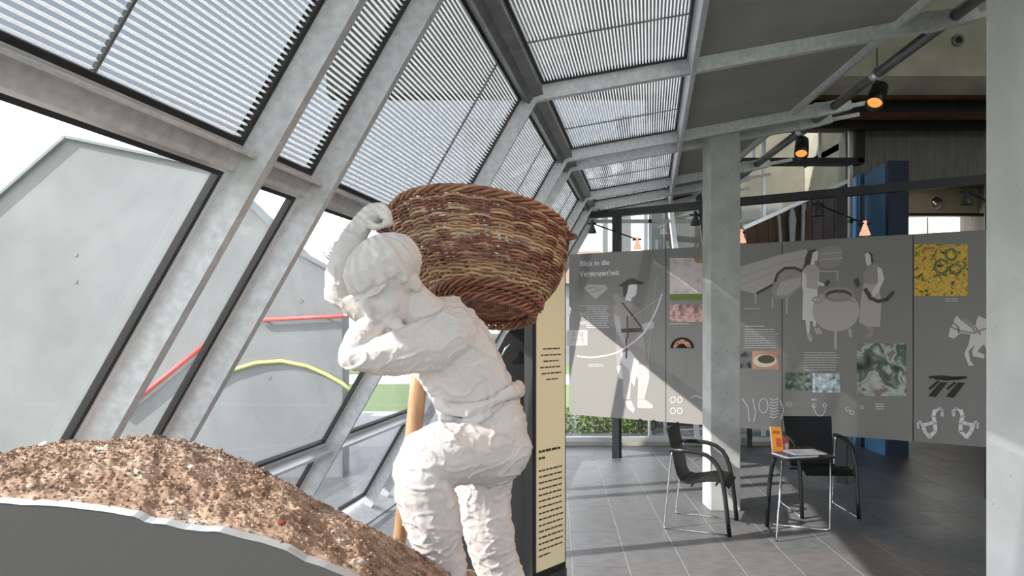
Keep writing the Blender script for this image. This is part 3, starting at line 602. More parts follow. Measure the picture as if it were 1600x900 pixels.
# arm lamps on the posts
lampglow = mat('lamp_glow', (1.0, .50, .34), .5, emit=.42)
for i, t in enumerate(PT):
    z = 2.77; where = ['nearest the sloping glass', 'behind the concrete column', 'beside the timber partition', 'beside the convex mirror'][i]
    ln = empty('arm_lamp', B(t, z, -.06)); tag(ln, 'black double arm lamp on a board post, %s' % where, 'lamp', 'arm lamps over the exhibition board')
    hv = V(.29, .10, -.085); pc = B(t, z, -.02); fr_, bk_ = pc-hv, pc+hv
    MB().tube([fr_, bk_], .009, 6).build('arm', black, ln)
    for e, m_, nm in ((fr_, anthr, 'shade'), (bk_, lampglow, 'lit_shade')):
        M = Matrix.Translation(e)
        MB().lathe([(.012, .035), (.02, .03), (.02, -.01), (.028, -.04), (.055, -.115), (.053, -.118), (.02, -.05)], M, 16).build(nm, m_, ln, True)
        MB().tube([e+bd*-.06, e+bd*.05], .012, 8).build('joint', black, ln, True)

# track spotlights on the tube purlin
spotglow = mat('spot_lens', (1, .33, .08), .4, emit=.55)
def spot(name, y, lab, aim, power):
    z = Rf(r_at_X(XT, y), y).z+.06
    c = V(XT, y, z-.17); d = Vector(aim).normalized()
    r = empty(name, c); tag(r, lab, 'spotlight', 'track spotlights on the tube purlin')
    M = Matrix.Translation(c) @ d.to_track_quat('Z', 'Y').to_matrix().to_4x4()
    MB().lathe([(.03, -.13), (.06, -.11), (.064, -.02), (.064, .10), (.058, .10), (.055, .06), (.0545, .059)], M, 24).build('housing', blacklac, r, True)
    MB().lathe([(.053, .062), (.053, .066), (.03, .074)], M, 20).build('lens', spotglow, r, True)
    MB().tube([c+V(0, 0, .05), c+V(0, 0, .14)], .012, 8).build('stem', black, r, True)
    MB().lathe([(.05, -.03), (.05, .03)], Matrix.Translation((XT, y, z)) @ Matrix.Rotation(math.pi/2, 4, 'X'), 16).build('clamp', alu, r, True)
    MB().tube([(XT, y, z+.03), (XT, y, z+.42)], .004, 6).build('cable', black, r)
    L = bpy.data.lights.new('spot_beam', 'SPOT'); L.energy = power; L.color = (1, .62, .42); L.spot_size = math.radians(50); L.spot_blend = .6; L.shadow_soft_size = .05
    lo = bpy.data.objects.new('spot_beam', L); COL.objects.link(lo); lo.location = c+d*.12; lo.rotation_euler = d.to_track_quat('-Z', 'Y').to_euler()
spot('track_spotlight', 5.12, 'black track spotlight with orange lens hung in front of the brown timber ceiling', (-.45, -.45, -.75), 60)
spot('track_spotlight', 6.45, 'black track spotlight with orange lens hung in front of the olive glazed wall', (-.25, -.5, -.7), 60)
spot('track_spotlight', 2.45, 'black track spotlight aimed at the white plaster figure', (-2.75, -.35, -2.1), 70)

# ------------------------------------------------------------------ chairs and table
def chair(lab, loc, rz):
    r = empty('armchair', (0, 0, 0)); tag(r, lab, 'chair', 'black armchairs at the small table')
    Lh, Wh = .24, .235
    # shell: profile (x forward, z), swept across
    prof = [(-.245, .80), (-.235, .76), (-.205, .62), (-.18, .50), (-.165, .43), (-.14, .385), (-.09, .372), (-.02, .385), (.06, .405), (.13, .412), (.19, .40), (.235, .365)]
    def width(i): return .215 if i < 2 else .205 if i < 4 else .19 if i < 6 else .2
    g = MB(); nn = 6; th = .010
    rows = []
    for i, (x, z) in enumerate(prof):
        a = prof[max(i-1, 0)]; b = prof[min(i+1, len(prof)-1)]; t = Vector((b[0]-a[0], b[1]-a[1])).normalized(); n = Vector((-t.y, t.x))
        if n.x < 0 and i < 4: n = -n
        if n.y < 0 and i >= 4: n = -n
        ring = [V(x-n.x*th/2, -width(i), z-n.y*th/2)]+[V(x-n.x*th/2, width(i), z-n.y*th/2), V(x+n.x*th/2, width(i), z+n.y*th/2), V(x+n.x*th/2, -width(i), z+n.y*th/2)]
        rows.append(ring)
    vs = [p for q in rows for p in q]; fs = [(3, 2, 1, 0), tuple(4*(len(rows)-1)+k for k in range(4))]
    for i in range(len(rows)-1):
        for k in range(4): fs.append((4*i+k, 4*i+(k+1) % 4, 4*i+4+(k+1) % 4, 4*i+4+k))
    g.add(vs, fs); o = g.build('seat_shell', shellm, r)
    for s in (-1, 1):
        y = s*Wh
        pts = [(-.22, y, .635)]+[(-.1, y, .640), (.0, y, .635), (.07, y, .615), (.125, y, .575), (.16, y, .52), (.185, y, .44), (.205, y, .32), (.225, y, .15), (.24, y, .005)]
        MB().tube(pts, [.017]*len(pts), 10).build('armrest_leg', blacklac, r, True)
        pts = [(-.20, y, .625), (-.205, y, .60), (-.262, y, .03), (-.262, y, .014), (-.25, y, .009), (.225, y, .012)]
        MB().tube(pts, .0065, 8).build('chrome_runner', chrome, r, True)
        MB().box(-.26, -.22, y-.01, y+.01, 0, .006).build('glide', black, r)
    for x, z in ((-.05, .362), (.14, .39)): MB().tube([(x, -Wh, z+.0), (x, Wh, z+.0)], .008, 8).build('crossbar', black, r)
    r.location = loc; r.rotation_euler = (0, 0, rz); return r
chair('black plywood armchair seen side-on beside the concrete column', (1.56, 5.50, 0), math.radians(-25))
chair('black plywood armchair behind the small table, in front of the exhibition board', (2.69, 5.90, 0), math.radians(-92))
tb = empty('side_table', (2.27, 5.33, 0)); tag(tb, 'small black table with chrome wire legs holding brochures', 'table')
corn = [(2.035, 5.52), (2.055, 5.08), (2.50, 5.17), (2.50, 5.62)]; rr = []
for i in range(4):
    p = Vector(corn[i]); a = (Vector(corn[i-1])-p).normalized(); b = (Vector(corn[(i+1) % 4])-p).normalized()
    for k in range(5): t = k/4; q = p+a*.05*(1-t)**2+b*.05*t**2; rr.append(q)
MB().hexa([V(q.x, q.y, .606) for q in rr], [V(q.x, q.y, .622) for q in rr]).build('table_top', mat('table_black', (.02, .02, .021), .3), tb)
A = V(2.066, 5.45, 0); Bq = V(1.99, 5.06, 0); Cq = V(2.53, 5.34, 0)
MB().tube([(2.14, 5.42, .605), (2.105, 5.43, .52), (2.085, 5.44, .36), (2.066, 5.45, .004)], .017, 10).build('wooden_leg', blacklac, tb, True)
MB().tube([(2.06, 5.12, .605), Bq+V(0, 0, .02), Bq+V(.005, .03, .008), A+V(0, 0, .01)], .0065, 8).build('chrome_leg', chrome, tb, True)
MB().tube([(2.47, 5.22, .605), Cq+V(0, 0, .02), Cq+V(-.03, .0, .008), A+V(.06, .03, .01)], .0065, 8).build('chrome_leg', chrome, tb, True)
zt = .622
def slab(name, c, w, d, h, rz, m, lab, cat, z=zt, parts=()):
    r = empty(name, (c[0], c[1], z)); tag(r, lab, cat); ax = V(math.cos(rz), math.sin(rz), 0); ay = V(-math.sin(rz), math.cos(rz), 0)
    MB().obox(V(c[0], c[1], z+h/2), ax*w/2, ay*d/2, V(0, 0, h/2)).build('pages', white, r)
    MB().obox(V(c[0], c[1], z+h+.0008), ax*w/2, ay*d/2, V(0, 0, .0008)).build('cover', m, r)
    return r
slab('magazine', (2.20, 5.23), .27, .20, .012, .25, mat('mag_blue', (.03, .07, .20), .25), 'dark blue magazine lying at the bottom of the small table pile', 'magazine')
r2 = slab('magazine', (2.29, 5.27), .26, .19, .006, .12, ramp_mat('mag_pale', [(.4, (.75, .80, .85)), (.6, (.35, .55, .70)), (.75, (.6, .6, .3))], 8, .25), 'pale blue magazine lying on the dark blue magazine', 'magazine', zt+.0137)
bs = empty('brochure', (2.10, 5.33, zt)); tag(bs, 'orange brochure standing upright on the small black table', 'brochure')
c0 = V(2.115, 5.36, zt+.10); ax = V(.62, -.35, 0).normalized(); ay = V(.35, .62, 0).normalized(); az = V(-.10, 0, 1).normalized()
MB().obox(c0, ax*.040, ay*.012, az*.10).build('cover', mat('orange_print', (.85, .33, .03), .35), bs)
MB().obox(c0-ax*.043, ax*.004, ay*.012, az*.10).build('spine', white, bs)
MB().obox(c0+az*.06-ay*.0125, ax*.028, ay*.001, az*.012).build('title_band', mat('orange_dark', (.45, .10, .03), .4), bs)
MB().obox(c0-az*.02-ay*.0125+ax*.012, ax*.02, ay*.001, az*.035).build('picture', mat('orange_red', (.65, .10, .04), .4), bs)
lf = empty('leaflet_holder', (2.19, 5.40, zt)); tag(lf, 'clear leaflet holder with red and white leaflets behind the orange brochure', 'leaflet holder')
c1 = V(2.20, 5.42, zt+.055); MB().obox(c1, V(.035, -.01, 0), V(.003, .01, 0), V(-.006, 0, .055)).build('holder', glass, lf)
MB().obox(c1+V(0, .0, -.0), V(.03, -.009, 0), V(.001, .004, 0), V(-.006, 0, .05)).build('leaflet', mat('leaflet_red', (.55, .05, .06), .4), lf)
MB().obox(c1+V(.012, -.006, -.02), V(.012, -.003, 0), V(.001, .004, 0), V(0, 0, .025)).build('leaflet', white, lf)

# ------------------------------------------------------------------ totem with cream panel, black display slab
tt = empty('text_totem', (.18, 3.1, 0)); tag(tt, 'tall narrow cream text panel in a black frame beside the plaster figure', 'text panel')
ta, tbp = P(832, 600, 3.0), P(884, 600, 3.17); ta.z = tbp.z = 0
td = (tbp-ta).normalized(); tn = V(td.y, -td.x, 0); tL = (tbp-ta).length; TZ = 1.95
MB().hexa([ta, tbp, tbp-tn*.05, ta-tn*.05], [p+V(0, 0, TZ) for p in (ta, tbp, tbp-tn*.05, ta-tn*.05)]).build('frame', black, tt)
def tp(s, z, o): return ta+td*s*tL+V(0, 0, z)+tn*o
q = [(.10, .53), (.955, .53), (.955, TZ-.02), (.10, TZ-.02)]
MB().hexa([tp(s, z, .0) for s, z in q], [tp(s, z, .004) for s, z in q]).build('cream_panel', cream, tt)
MB().hexa([tp(s, z, .0) for s, z in ((.08, .0), (.97, 0), (.97, .50), (.08, .50))], [tp(s, z, .012) for s, z in ((.08, .0), (.97, 0), (.97, .50), (.08, .50))]).build('foot', anthr, tt)
m = MB()
def tline(z, s0, s1, h):
    s = s0
    while s < s1-.02:
        e = min(s+random.uniform(.06, .16), s1); m.hexa([tp(s, z, .004), tp(e, z, .004), tp(e, z+h, .004), tp(s, z+h, .004)], [tp(s, z, .0052), tp(e, z, .0052), tp(e, z+h, .0052), tp(s, z+h, .0052)]); s = e+.025
for i in range(15): tline(.98-i*.0275, .16, .90-random.uniform(0, .06)-(.4 if i == 14 else 0), .0065)
tline(1.065, .16, .80, .011); tline(1.035, .16, .34, .010)
for i, (a, b) in enumerate(((.28, .78), (.22, .82), (.3, .75), (.2, .84), (.24, .84), (.38, .72))): tline(1.53-i*.028, a, b, .006)
tag(m.build('text_lines', mat('text_black', (.03, .025, .02), .6), tt), kind='stuff')
ds = empty('display_slab', (0, 3.3, 0)); tag(ds, 'black round-topped display slab with a grey plinth behind the plaster figure', 'display')
D = 3.25; sl = [(772, 690), (772, 560), (790, 524), (806, 505), (822, 508), (828, 530), (831, 600), (832, 700)]
pts = [P(x, y, D) for x, y in sl]; pts = [V(pts[0].x, D, 0)]+pts+[V(pts[-1].x, D, 0)]
MB().hexa(pts, [p+V(0, .12, 0) for p in pts]).build('slab', black, ds)
x0, x1 = P(770, 0, D-.06).x, P(829, 0, D-.06).x
MB().box(x0-.15, x1, D-.06, D-.005, 0, P(0, 722, D-.06).z).build('plinth', anthr, ds)
o = MB().tube([P(784, 556, D-.02), P(790, 545, D-.03), P(797, 538, D-.02)], [.004, .007, .003], 8).build('tube_fitting', mat('fitting_grey', (.3, .34, .36), .3), ds, True)
MB().box(P(826, 0, D).x, P(831, 0, D).x+.01, D+.13, D+.15, .5, 1.62).build('cream_edge', cream, ds)

# ------------------------------------------------------------------ burial-mound exhibit
def interp(pts, n):
    L = [0]
    for a, b in zip(pts[:-1], pts[1:]): L.append(L[-1]+(b-a).length)
    outp = []; j = 0
    for i in range(n):
        s = L[-1]*i/(n-1)
        while j < len(L)-2 and L[j+1] < s: j += 1
        outp.append(pts[j].lerp(pts[j+1], (s-L[j])/max(1e-9, L[j+1]-L[j])))
    return outp
DF = 1.30
fr_px = [(-60, 776), (0, 778), (40, 782), (100, 785), (160, 790), (200, 798), (222, 800), (240, 811), (270, 812), (295, 821), (345, 823), (385, 833), (420, 842), (450, 850), (480, 868), (510, 878), (560, 899), (600, 925), (650, 960), (700, 1000), (760, 1060), (830, 1180), (890, 1450), (925, 1837)]
front = [P(x, y, DF) for x, y in fr_px]
rg_px = [(-40, 735, 1.40), (0, 722, 1.55), (60, 704, 1.66), (130, 692, 1.76), (190, 688, 1.82), (230, 685, 1.86), (300, 696, 1.9), (350, 711, 1.93), (400, 733, 1.95), (450, 760, 1.97), (500, 792, 1.98), (560, 824, 2.0), (620, 854, 2.02), (660, 874, 2.03), (732, 893, 2.12), (790, 925, 2.16), (860, 985, 2.2), (915, 1120, 2.15), (960, 1300, 2.1)]
ridge = [P(*p) for p in rg_px]; ridge[-1].z = .03
NI = 330
# match stations by their picture column so both outlines stay put
Fi = []; Ri = []
fx = [p[0] for p in fr_px]; rx = [p[0] for p in rg_px]
def at(xs, pts, x):
    if x <= xs[0]: return pts[0].copy()
    for i in range(len(xs)-1):
        if x <= xs[i+1]: return pts[i].lerp(pts[i+1], (x-xs[i])/(xs[i+1]-xs[i]))
    return pts[-1].copy()
for i in range(NI):
    t = i/(NI-1); Fi.append(at(fx, front, -60+985*t)); Ri.append(at(rx, ridge, -40+1000*t))
def nz(p, s, seed=0): return noise.noise(Vector(p)*s+Vector((seed*7.3, seed*3.1, seed*1.7)))
vs = []; NJ = 170; NB = 60
for i in range(NI):
    f, r = Fi[i], Ri[i]
    for j in range(NJ+NB):
        if j < NJ:
            t = j/(NJ-1); p = f.lerp(r, t); p.z += .04*math.sin(math.pi*t)*(1 if i < NI*.75 else .5); amp = min(1, t*8+.15)
        else:
            t = (j-NJ+1)/NB; lim = KU+DRIFT*r.y+(r.z-KZ)*.566
            p = r+V(-.0*t, .50*t, -r.z*t**1.5); amp = 1-t
            p.x = max(p.x, KU+DRIFT*p.y+(p.z-KZ)*.566+.03)
        d = .016*nz(p, 7)+.009*nz(p, 22, 1)+.009*abs(nz(p, 55, 2))+.006*nz(p, 120, 3)
        if p.z > .05: p.z += d*amp
        vs.append(p)
fs = []; NT = NJ+NB
for i in range(NI-1):
    for j in range(NT-1): fs.append((i*NT+j, (i+1)*NT+j, (i+1)*NT+j+1, i*NT+j+1))
md = empty('earth_mound', (-.4, 1.8, 0)); tag(md, 'brown crumbly earth mound exhibit with a grey cut front panel', 'mound')
mb = MB(); mb.add(vs, fs); so = mb.build('soil', soilm, md, True)
# loose crumbs, joined
ic = [(0, 0, 1), (.9, 0, .2), (.2, .9, .1), (-.8, .4, .2), (-.4, -.8, .15), (.5, -.7, .25), (0, 0, -.6)]
icf = [(0, 1, 2), (0, 2, 3), (0, 3, 4), (0, 4, 5), (0, 5, 1), (6, 2, 1), (6, 3, 2), (6, 4, 3), (6, 5, 4), (6, 1, 5)]
cm = MB(); cm2 = MB()
for k in range(22000):
    i = random.randint(2, int(NI*.8)); j = int(NJ*random.random()**.8)
    p = Vector(vs[i*NT+min(j, NT-2)]); s = .0012+.0042*random.random()**5+(.005*random.random() if j > NJ*.75 and random.random() < .25 else 0)
    Mx = Matrix.Rotation(random.uniform(0, 6.3), 3, 'Z') @ Matrix.Rotation(random.uniform(-.6, .6), 3, 'X')
    (cm if random.random() < .75 else cm2).add([p+Mx @ (Vector(q)*s) for q in ic], icf)
tag(cm.build('crumbs', crumbm, md), kind='stuff'); tag(cm2.build('pale_crumbs', mat('pale_crumb', (.50, .40, .32), .95, var=.3, scale=30), md), kind='stuff')
for px_, py_, s, m_, nm in ((440, 818, .011, mat('rust_stone', (.16, .03, .02), .8), 'rust_stone'), (170, 715, .013, mat('ochre_stone', (.42, .24, .13), .9, var=.3, scale=40), 'ochre_clod'), (312, 736, .011, MATS['ochre_stone'], 'ochre_clod'), (70, 694, .010, mat('pale_stone', (.6, .52, .45), .9), 'pale_stone'), (48, 759, .007, MATS['pale_stone'], 'pale_stone'), (298, 730, .009, MATS['pale_stone'], 'pale_stone'), (420, 795, .007, MATS['pale_stone'], 'pale_stone')):
    best = min(vs, key=lambda v: ((800+v.x*F/v.y)-px_)**2+((HY-(v.z-CZ)*F/v.y)-py_)**2)
    g = MB(); bmx = bmesh.new(); bmesh.ops.create_icosphere(bmx, subdivisions=2, radius=s)
    for v in bmx.verts: v.co *= 1+.5*nz(v.co, 90, px_); v.co.z *= .75
    me = bpy.data.meshes.new(nm); bmx.to_mesh(me); bmx.free()
    for v in me.vertices: v.co = v.co+best
    tag(link(nm, me, m_, md, False))
# front panel and rim
low = [V(front[-1].x, DF, 0), V(front[0].x, DF, 0)]
fp = interp(front, 160)
for k, p in enumerate(fp): p.z += .0022*nz(p, 26, 5)
q = fp+low
MB().hexa([p+V(0, -.004, -.001 if p.z > .01 else 0) for p in q], [p+V(0, -.02, -.002 if p.z > .01 else 0) for p in q]).build('front_panel', mat('panel_grey', (.066, .064, .062), .45, var=.06, scale=90), md)
m = MB()
for a, b in zip(fp[:-1], fp[1:]):
    m.hexa([a+V(0, .0, .002), a+V(0, -.022, -.0015), a+V(0, -.022, -.0025), a+V(0, 0, -.001)], [b+V(0, .0, .002), b+V(0, -.022, -.0015), b+V(0, -.022, -.0025), b+V(0, 0, -.001)])
m.build('metal_rim', mat('rim_silver', (.8, .8, .8), .25, .8), md)

# wooden staff behind the figure
st = MB(); sp = [P(657, 560, 2.10), P(652, 620, 2.10), P(645, 690, 2.12), P(634, 770, 2.13), P(624, 845, 2.14), P(620, 880, 2.14)]
st.tube(sp, [.026, .0265, .027, .025, .021, .018], 12); tag(st.build('wooden_post', wood, None, True), 'round brown wooden post planted in the mound behind the plaster figure', 'post')

# ------------------------------------------------------------------ plaster figure: overlapping closed volumes fused into one skin
body = MB()
def ball(c, rx, ry, rz, M=None, n=16, k=10):
    M = M or Matrix.Identity(3); vs = []; fs = []
    for i in range(1, k):
        a = math.pi*i/k
        for j in range(n): b = 2*math.pi*j/n; vs.append(Vector(c)+M @ V(rx*math.sin(a)*math.cos(b), ry*math.sin(a)*math.sin(b), rz*math.cos(a)))
    vs.append(Vector(c)+M @ V(0, 0, rz)); vs.append(Vector(c)-M @ V(0, 0, rz)); top = len(vs)-2
    for i in range(k-2):
        for j in range(n): fs.append((i*n+j, (i+1)*n+j, (i+1)*n+(j+1) % n, i*n+(j+1) % n))
    for j in range(n): fs.append((top, j, (j+1) % n)); fs.append((top+1, (k-2)*n+(j+1) % n, (k-2)*n+j))
    body.add(vs, fs)
def limb(pts, n=14):                     # pts: (x, y, D, half-width px, depth ratio)
    C = [P(x, y, D) for x, y, D, *_ in pts]; N = len(C); rings = []
    for i in range(N):
        t = (C[min(i+1, N-1)]-C[max(i-1, 0)]).normalized(); u = t.cross(V(0, 1, 0)).normalized(); w_ = u.cross(t).normalized()
        r = pts[i][3]*pts[i][2]/F; kr = pts[i][4] if len(pts[i]) > 4 else 1
        rings.append((C[i], u*r, w_*r*kr, t, r))
    vs = []; fs = []; full = []
    c, u, w_, t, r = rings[0]
    for h, s in ((-.9, .35), (-.6, .78)): full.append((c+t*r*h, u*s, w_*s))
    full += [(c, u, w_) for c, u, w_, _, _ in rings]
    c, u, w_, t, r = rings[-1]
    for h, s in ((.6, .78), (.9, .35)): full.append((c+t*r*h, u*s, w_*s))
    for c, u, w_ in full: vs += [c+u*math.cos(2*math.pi*k/n)+w_*math.sin(2*math.pi*k/n) for k in range(n)]
    for i in range(len(full)-1):
        for k in range(n): fs.append((i*n+k, i*n+(k+1) % n, (i+1)*n+(k+1) % n, (i+1)*n+k))
    fs += [tuple(range(n-1, -1, -1)), tuple(range((len(full)-1)*n, len(full)*n))]
    body.add(vs, fs)
# torso and pelvis
limb([(668, 520, 1.97, 46, .8), (690, 530, 1.99, 66, .9), (712, 560, 2.00, 68, .9), (733, 600, 2.01, 63, .9), (747, 635, 2.02, 64, .9), (758, 670, 2.02, 66, .95), (765, 700, 2.02, 62, .95)])
limb([(655, 505, 1.98, 40, .9), (700, 505, 2.06, 44, .9), (735, 530, 2.07, 34, .9)])          # shoulder girdle
ball(P(775, 700, 2.03), .108, .115, .105)                                                      # buttock
# hem of the shirt
hem = [(688, 628, 1.93), (700, 640, 1.89), (730, 642, 1.87), (765, 630, 1.88), (798, 613, 1.93), (811, 607, 2.02)]
limb([(x, y, D+.012, (13, 9, 12, 8, 11, 14)[i], .7) for i, (x, y, D) in enumerate(hem)], 8)
limb([(694, 655, 1.95, 10, .7), (722, 662, 1.90, 8, .6), (752, 650, 1.89, 9, .6), (780, 632, 1.92, 7, .6)], 8)
# raised leg
limb([(765, 702, 1.99, 54, .9), (730, 704, 1.93, 52, .95), (690, 710, 1.87, 49, 1), (662, 722, 1.84, 46, 1), (650, 738, 1.83, 40, 1)])
limb([(655, 735, 1.83, 43, 1), (662, 765, 1.84, 45, 1), (672, 800, 1.86, 45, 1), (684, 850, 1.88, 40, 1), (692, 895, 1.89, 36, 1), (694, 930, 1.89, 33, 1)])
limb([(690, 925, 1.88, 34, .8), (668, 938, 1.84, 28, .8), (640, 948, 1.80, 20, .9)])
# standing leg
limb([(758, 715, 2.06, 50, .9), (755, 770, 2.09, 43, 1), (761, 820, 2.10, 40, 1), (772, 865, 2.11, 35, 1), (782, 905, 2.12, 36, 1), (786, 935, 2.12, 34, 1)])
limb([(792, 915, 2.12, 32, .8), (770, 948, 2.06, 30, .8), (745, 958, 2.02, 20, .9)])
# near arm: shoulder, upper arm, forearm, hand under the chin
limb([(705, 525, 1.94, 47, .9), (670, 540, 1.90, 45, .9), (625, 550, 1.86, 36, 1), (580, 556, 1.83, 29, 1), (548, 557, 1.82, 21, 1)])
limb([(548, 556, 1.82, 20, 1), (560, 534, 1.83, 24, 1), (576, 515, 1.86, 22, 1), (592, 504, 1.88, 16, 1)])
ball(P(602, 502, 1.885), .030, .024, .018)
for k, (dx, dy) in enumerate(((604, 499), (609, 502), (613, 506), (616, 510))): limb([(602+k*2, 499+k*3, 1.875, 7, 1), (dx+8, dy, 1.872, 6.5, 1), (dx+15, dy+5, 1.885, 5.5, 1)], 8)
limb([(596, 496, 1.88, 7, 1), (606, 493, 1.885, 6, 1)], 8)
# far arm: raised over the head, hand on the basket grip
limb([(640, 500, 2.04, 36, 1), (600, 492, 2.03, 32, 1), (560, 475, 2.01, 28, 1), (528, 458, 1.99, 20, 1)])
limb([(527, 458, 1.99, 19, 1), (535, 430, 1.99, 25, 1), (545, 395, 2.0, 24, 1), (557, 366, 2.01, 19, 1), (570, 346, 2.02, 16, 1)])
limb([(570, 346, 2.02, 17, .9), (583, 334, 2.02, 17, .9), (595, 329, 2.02, 13, .9)])
for k in range(4): limb([(588+k*4, 326+k*4, 2.03-.012*k, 8, 1), (600+k*3, 326+k*5, 2.0-.006*k, 7.2, 1), (607+k*1, 336+k*4, 1.985, 6.4, 1), (605, 345+k*2, 1.99, 5.5, 1)], 8)
limb([(575, 350, 2.0, 8, 1), (588, 355, 1.985, 7, 1), (598, 353, 1.98, 6, 1)], 8)
# neck, head
limb([(668, 505, 1.97, 42, .9), (648, 482, 1.95, 36, .9), (625, 455, 1.94, 34, .9)])
fd = V(-.50, -.72, -.48).normalized(); ud = (V(-.30, -.10, .95)-fd*V(-.30, -.10, .95).dot(fd)).normalized(); ld = ud.cross(fd)
HM = Matrix((fd, ld, ud)).transposed(); hc = P(604, 432, 1.91)
def hp(f, l, u): return hc+fd*f+ld*l+ud*u
ball(hc+ud*.012, .108, .092, .098, HM, 20, 14)                    # skull and hair cap
ball(hp(.038, 0, -.045), .070, .068, .088, HM)                    # face
ball(hp(.062, 0, -.108), .030, .030, .026, HM)                    # chin
ball(hp(.108, 0, -.040), .024, .016, .032, HM)                    # nose
ball(hp(.116, 0, -.056), .014, .016, .012, HM)
ball(hp(.088, 0, -.083), .016, .026, .008, HM); ball(hp(.086, 0, -.095), .016, .022, .008, HM)   # lips
for s in (-1, 1):
    ball(hp(.092, s*.032, -.012), .022, .028, .011, HM)           # brows
    ball(hp(.086, s*.031, -.034), .014, .017, .010, HM)           # closed eyes
    ball(hp(.070, s*.045, -.065), .022, .020, .024, HM)           # cheeks
    ball(hp(-.015, s*.076, -.045), .022, .012, .030, HM)          # ears
ball(hp(-.012, 0, .030), .112, .104, .088, HM, 20, 14)            # hair
for k in range(13):                                              # fringe and side locks
    a = -1.30+2.6*k/12+.08*math.sin(k*2.3); f = .100*math.cos(a); l = .090*math.sin(a); dr = .008*math.sin(k*4.1)
    tip = hp(f*1.02+.004, l*1.04, .012+dr-.040*(abs(a)/1.3)**2*.5); mid_ = hp(f*.96, l*.96, .050); top_ = hp(f*.6, l*.6, .085)
    px = [(800+p.x*F/p.y, HY-(p.z-CZ)*F/p.y, p.y) for p in (top_, mid_, tip)]
    limb([(px[0][0], px[0][1], px[0][2], 9), (px[1][0], px[1][1], px[1][2], 11), (px[2][0], px[2][1], px[2][2], 8)], 8)
me = bpy.data.meshes.new('plaster_sculpture'); me.from_pydata(body.v, [], body.f); me.update()
bm = bmesh.new(); bm.from_mesh(me); bmesh.ops.recalc_face_normals(bm, faces=bm.faces); bm.to_mesh(me); bm.free()
so = bpy.data.objects.new('tmp', me); COL.objects.link(so)
rm = so.modifiers.new('r', 'REMESH'); rm.mode = 'VOXEL'; rm.voxel_size = .0046
sm = so.modifiers.new('s', 'SMOOTH'); sm.factor = .5; sm.iterations = 3
bpy.context.view_layer.update()
me2 = bpy.data.meshes.new_from_object(so.evaluated_get(bpy.context.evaluated_depsgraph_get())); bpy.data.objects.remove(so)
nrm = [v.normal.copy() for v in me2.vertices]
for v, n in zip(me2.vertices, nrm):
    p = v.co; hd = min(1, max(.25, ((p-hc).length-.08)/.12)); hd = hd if (p-hc).length < .25 else 1
    d = .0070*nz(p, 9)+.0016*nz(p, 30, 1)
    wp = p+V(nz(p, 8, 4), nz(p, 8, 6), nz(p, 8, 5))*.035
    for fq, am, sd in ((13, .0050, 2), (24, .0028, 8)):
        wv = abs(nz(V(wp.x, wp.y, wp.z*1.5), fq, sd)); d += am*max(0, 1-wv/.13)**1.5
    d += .0006*nz(p, 110, 3)
    q = p-hc; u_ = q.dot(ud); f_ = q.dot(fd); l_ = q.dot(ld)
    if q.length < .16 and u_ > -.005-.05*max(0, -f_/.1):           # combed hair
        an = math.atan2(l_, f_+.03); d = d*.4+.0030*math.sin(an*19+2.2*nz(p, 12, 9))*min(1, max(0, (.125-u_)/.05)); hd = 1
    if q.length < .16 and f_ > .03 and u_ < .02:                   # eye sockets, mouth line, groove under the fringe
        hd = 1; d = d*.25
        for s_ in (-1, 1): d -= .010*math.exp(-((l_-s_*.030)**2/.017**2+(u_+.030)**2/.009**2))
        d -= .007*math.exp(-((u_+.089)/.004)**2)*math.exp(-(l_/.024)**4)
        d -= .006*math.exp(-((u_+.002)/.006)**2)
    v.co = p+n*d*hd
me2.materials.clear(); me2.name = 'plaster_sculpture'
fig = bpy.data.objects.new('plaster_sculpture', me2); COL.objects.link(fig); me2.materials.append(plaster)
me2.polygons.foreach_set('use_smooth', [True]*len(me2.polygons))
tag(fig, 'white plaster figure stooping on the earth mound, carrying a wicker basket on its back', 'sculpture')

# ------------------------------------------------------------------ wicker basket
bk = empty('wicker_basket', P(775, 500, 2.12)); tag(bk, 'large round brown wicker basket carried on the back of the plaster figure', 'basket')
rimc = P(747, 364, 2.33); bot = P(762, 478, 2.26)
ex = V(.985, .02, -.085).normalized(); ey = V(0, .93, -.30); ey = (ey-ex*ey.dot(ex)).normalized(); axv = ex.cross(ey)
def prof(t):                                    # radius along the height 0..1
    pts = [(0, .135), (.06, .158), (.18, .195), (.35, .235), (.55, .266), (.75, .288), (.9, .298), (1, .302)]
    for (a, r0), (b, r1) in zip(pts[:-1], pts[1:]):
        if t <= b: return r0+(r1-r0)*(t-a)/(b-a)
    return pts[-1][1]
def bpt(t, a, o=0):
    r = prof(t)+o+.006*math.sin(2*a+1)+.004*math.sin(3*a); h = .010*t*math.cos(2*a-.6)
    return bot.lerp(rimc, t)+axv*h+(ex*math.cos(a)+ey*math.sin(a))*r
wic = [mat('willow_a', (.34, .15, .085), .45, var=.4, scale=30), mat('willow_b', (.46, .25, .14), .45, var=.35, scale=30), mat('willow_c', (.24, .08, .05), .4, var=.4, scale=30), mat('willow_d', (.58, .40, .23), .5, var=.3, scale=30)]
NS = 26; rnd = random.Random(3)
NR = 50; NSEG = 156
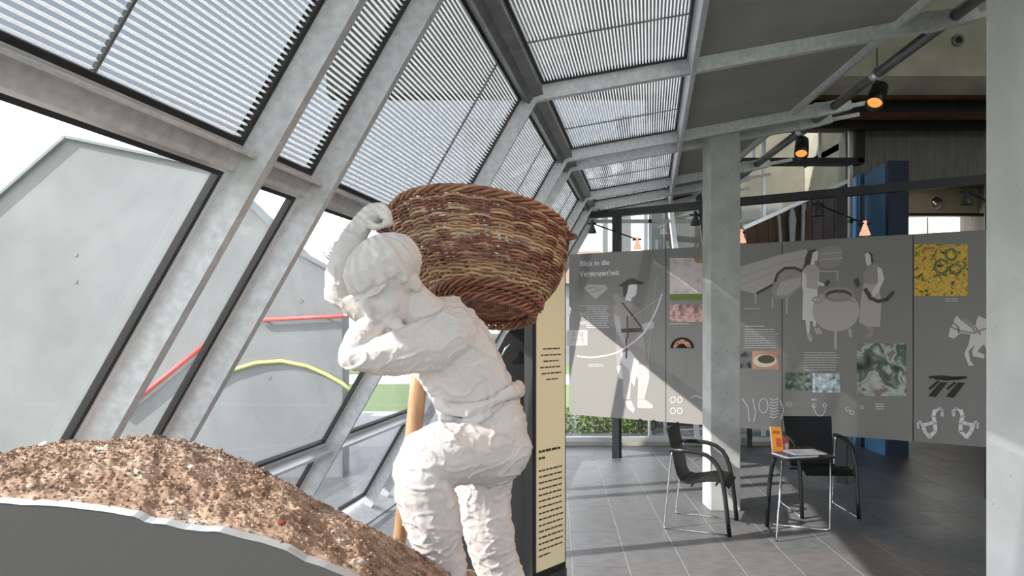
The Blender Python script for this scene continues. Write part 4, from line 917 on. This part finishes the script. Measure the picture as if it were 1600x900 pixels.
for k in range(NR):
    t = .03+.94*(k+.5)/NR; ph_ = (k % 2)*math.pi; pts = []; s1, s2 = rnd.uniform(0, 9), rnd.uniform(0, 9)
    for j in range(NSEG):
        a = 2*math.pi*j/NSEG
        o = .0075*math.sin(a*NS/2+ph_)
        tt_ = t+.010*noise.noise(V(math.cos(a)*2.2+s1, math.sin(a)*2.2, k*.7))+.006*noise.noise(V(a*6, s2, k))
        pts.append(bpt(max(.01, min(1, tt_)), a, o+.002*noise.noise(V(a*9, k, 1))))
    rr_ = [.0044+.0014*noise.noise(V(math.cos(j*.0402)*3+s2, math.sin(j*.0402)*3, k*2.1)) for j in range(NSEG)]
    MB().tube(pts, rr_, 5, True).build('weaver', wic[rnd.choice((0, 0, 1, 1, 2, 2, 3))], bk, True)
for k in range(NS):
    a = 2*math.pi*(k+.5)/NS
    for d in ((-.014, .014) if k % 2 else (-.012, .012)):
        MB().tube([bpt(t_, a+d+.006*math.sin(t_*9+k), .0005) for t_ in [i/14 for i in range(15)]], .0038, 5).build('stake', wic[1 if k % 3 else 3], bk, True)
# plaited rim, foot band and base
for k in range(4):
    pts = [bpt(1, 2*math.pi*j/120, .008*math.cos(2*math.pi*(j*13/120+k/4)))+axv*(.010+.010*math.sin(2*math.pi*(j*13/120+k/4))) for j in range(120)]
    MB().tube(pts, .0062, 6, True).build('rim_strand', wic[(k*2) % 3], bk, True)
    for b_, rr0 in ((.0, .0), (.045, .004), (-.03, -.004)):
        pts = [bpt(.03+max(b_, 0), 2*math.pi*j/90, rr0+.010+.009*math.cos(2*math.pi*(j*9/90+k/4)))+axv*(min(b_, 0)+.012*math.sin(2*math.pi*(j*9/90+k/4))) for j in range(90)]
        MB().tube(pts, .0058, 6, True).build('foot_strand', wic[2 if k % 2 else 0], bk, True)
for r_ in [i*.0085 for i in range(1, 17)]:
    MB().tube([bot+axv*(.004*math.sin(j*1.9))+(ex*math.cos(j*2*math.pi/40)+ey*math.sin(j*2*math.pi/40))*r_ for j in range(40)], .005, 5, True).build('base_coil', wic[int(r_*1000) % 3], bk, True)
# grips at both ends of the rim
for sgn in (0,):
    ga = math.pi-.10
    for k in range(3):
        pts = []
        for j in range(15):
            u = j/14; arc = math.sin(math.pi*u)
            pts.append(bpt(1-.16*u, ga-.02, -.004+.058*arc)+axv*.012*arc+(ex*math.cos(u*9+k*2.1)+ey*math.sin(u*9+k*2.1))*.006)
        MB().tube(pts, .0058, 6).build('grip_strand', wic[k], bk, True)
ga = -.15
pts = [bpt(1-.08*u, ga, .004+.03*math.sin(math.pi*u)) for u in [i/10 for i in range(11)]]
MB().tube(pts, .0065, 6).build('grip_strand', wic[2], bk, True)
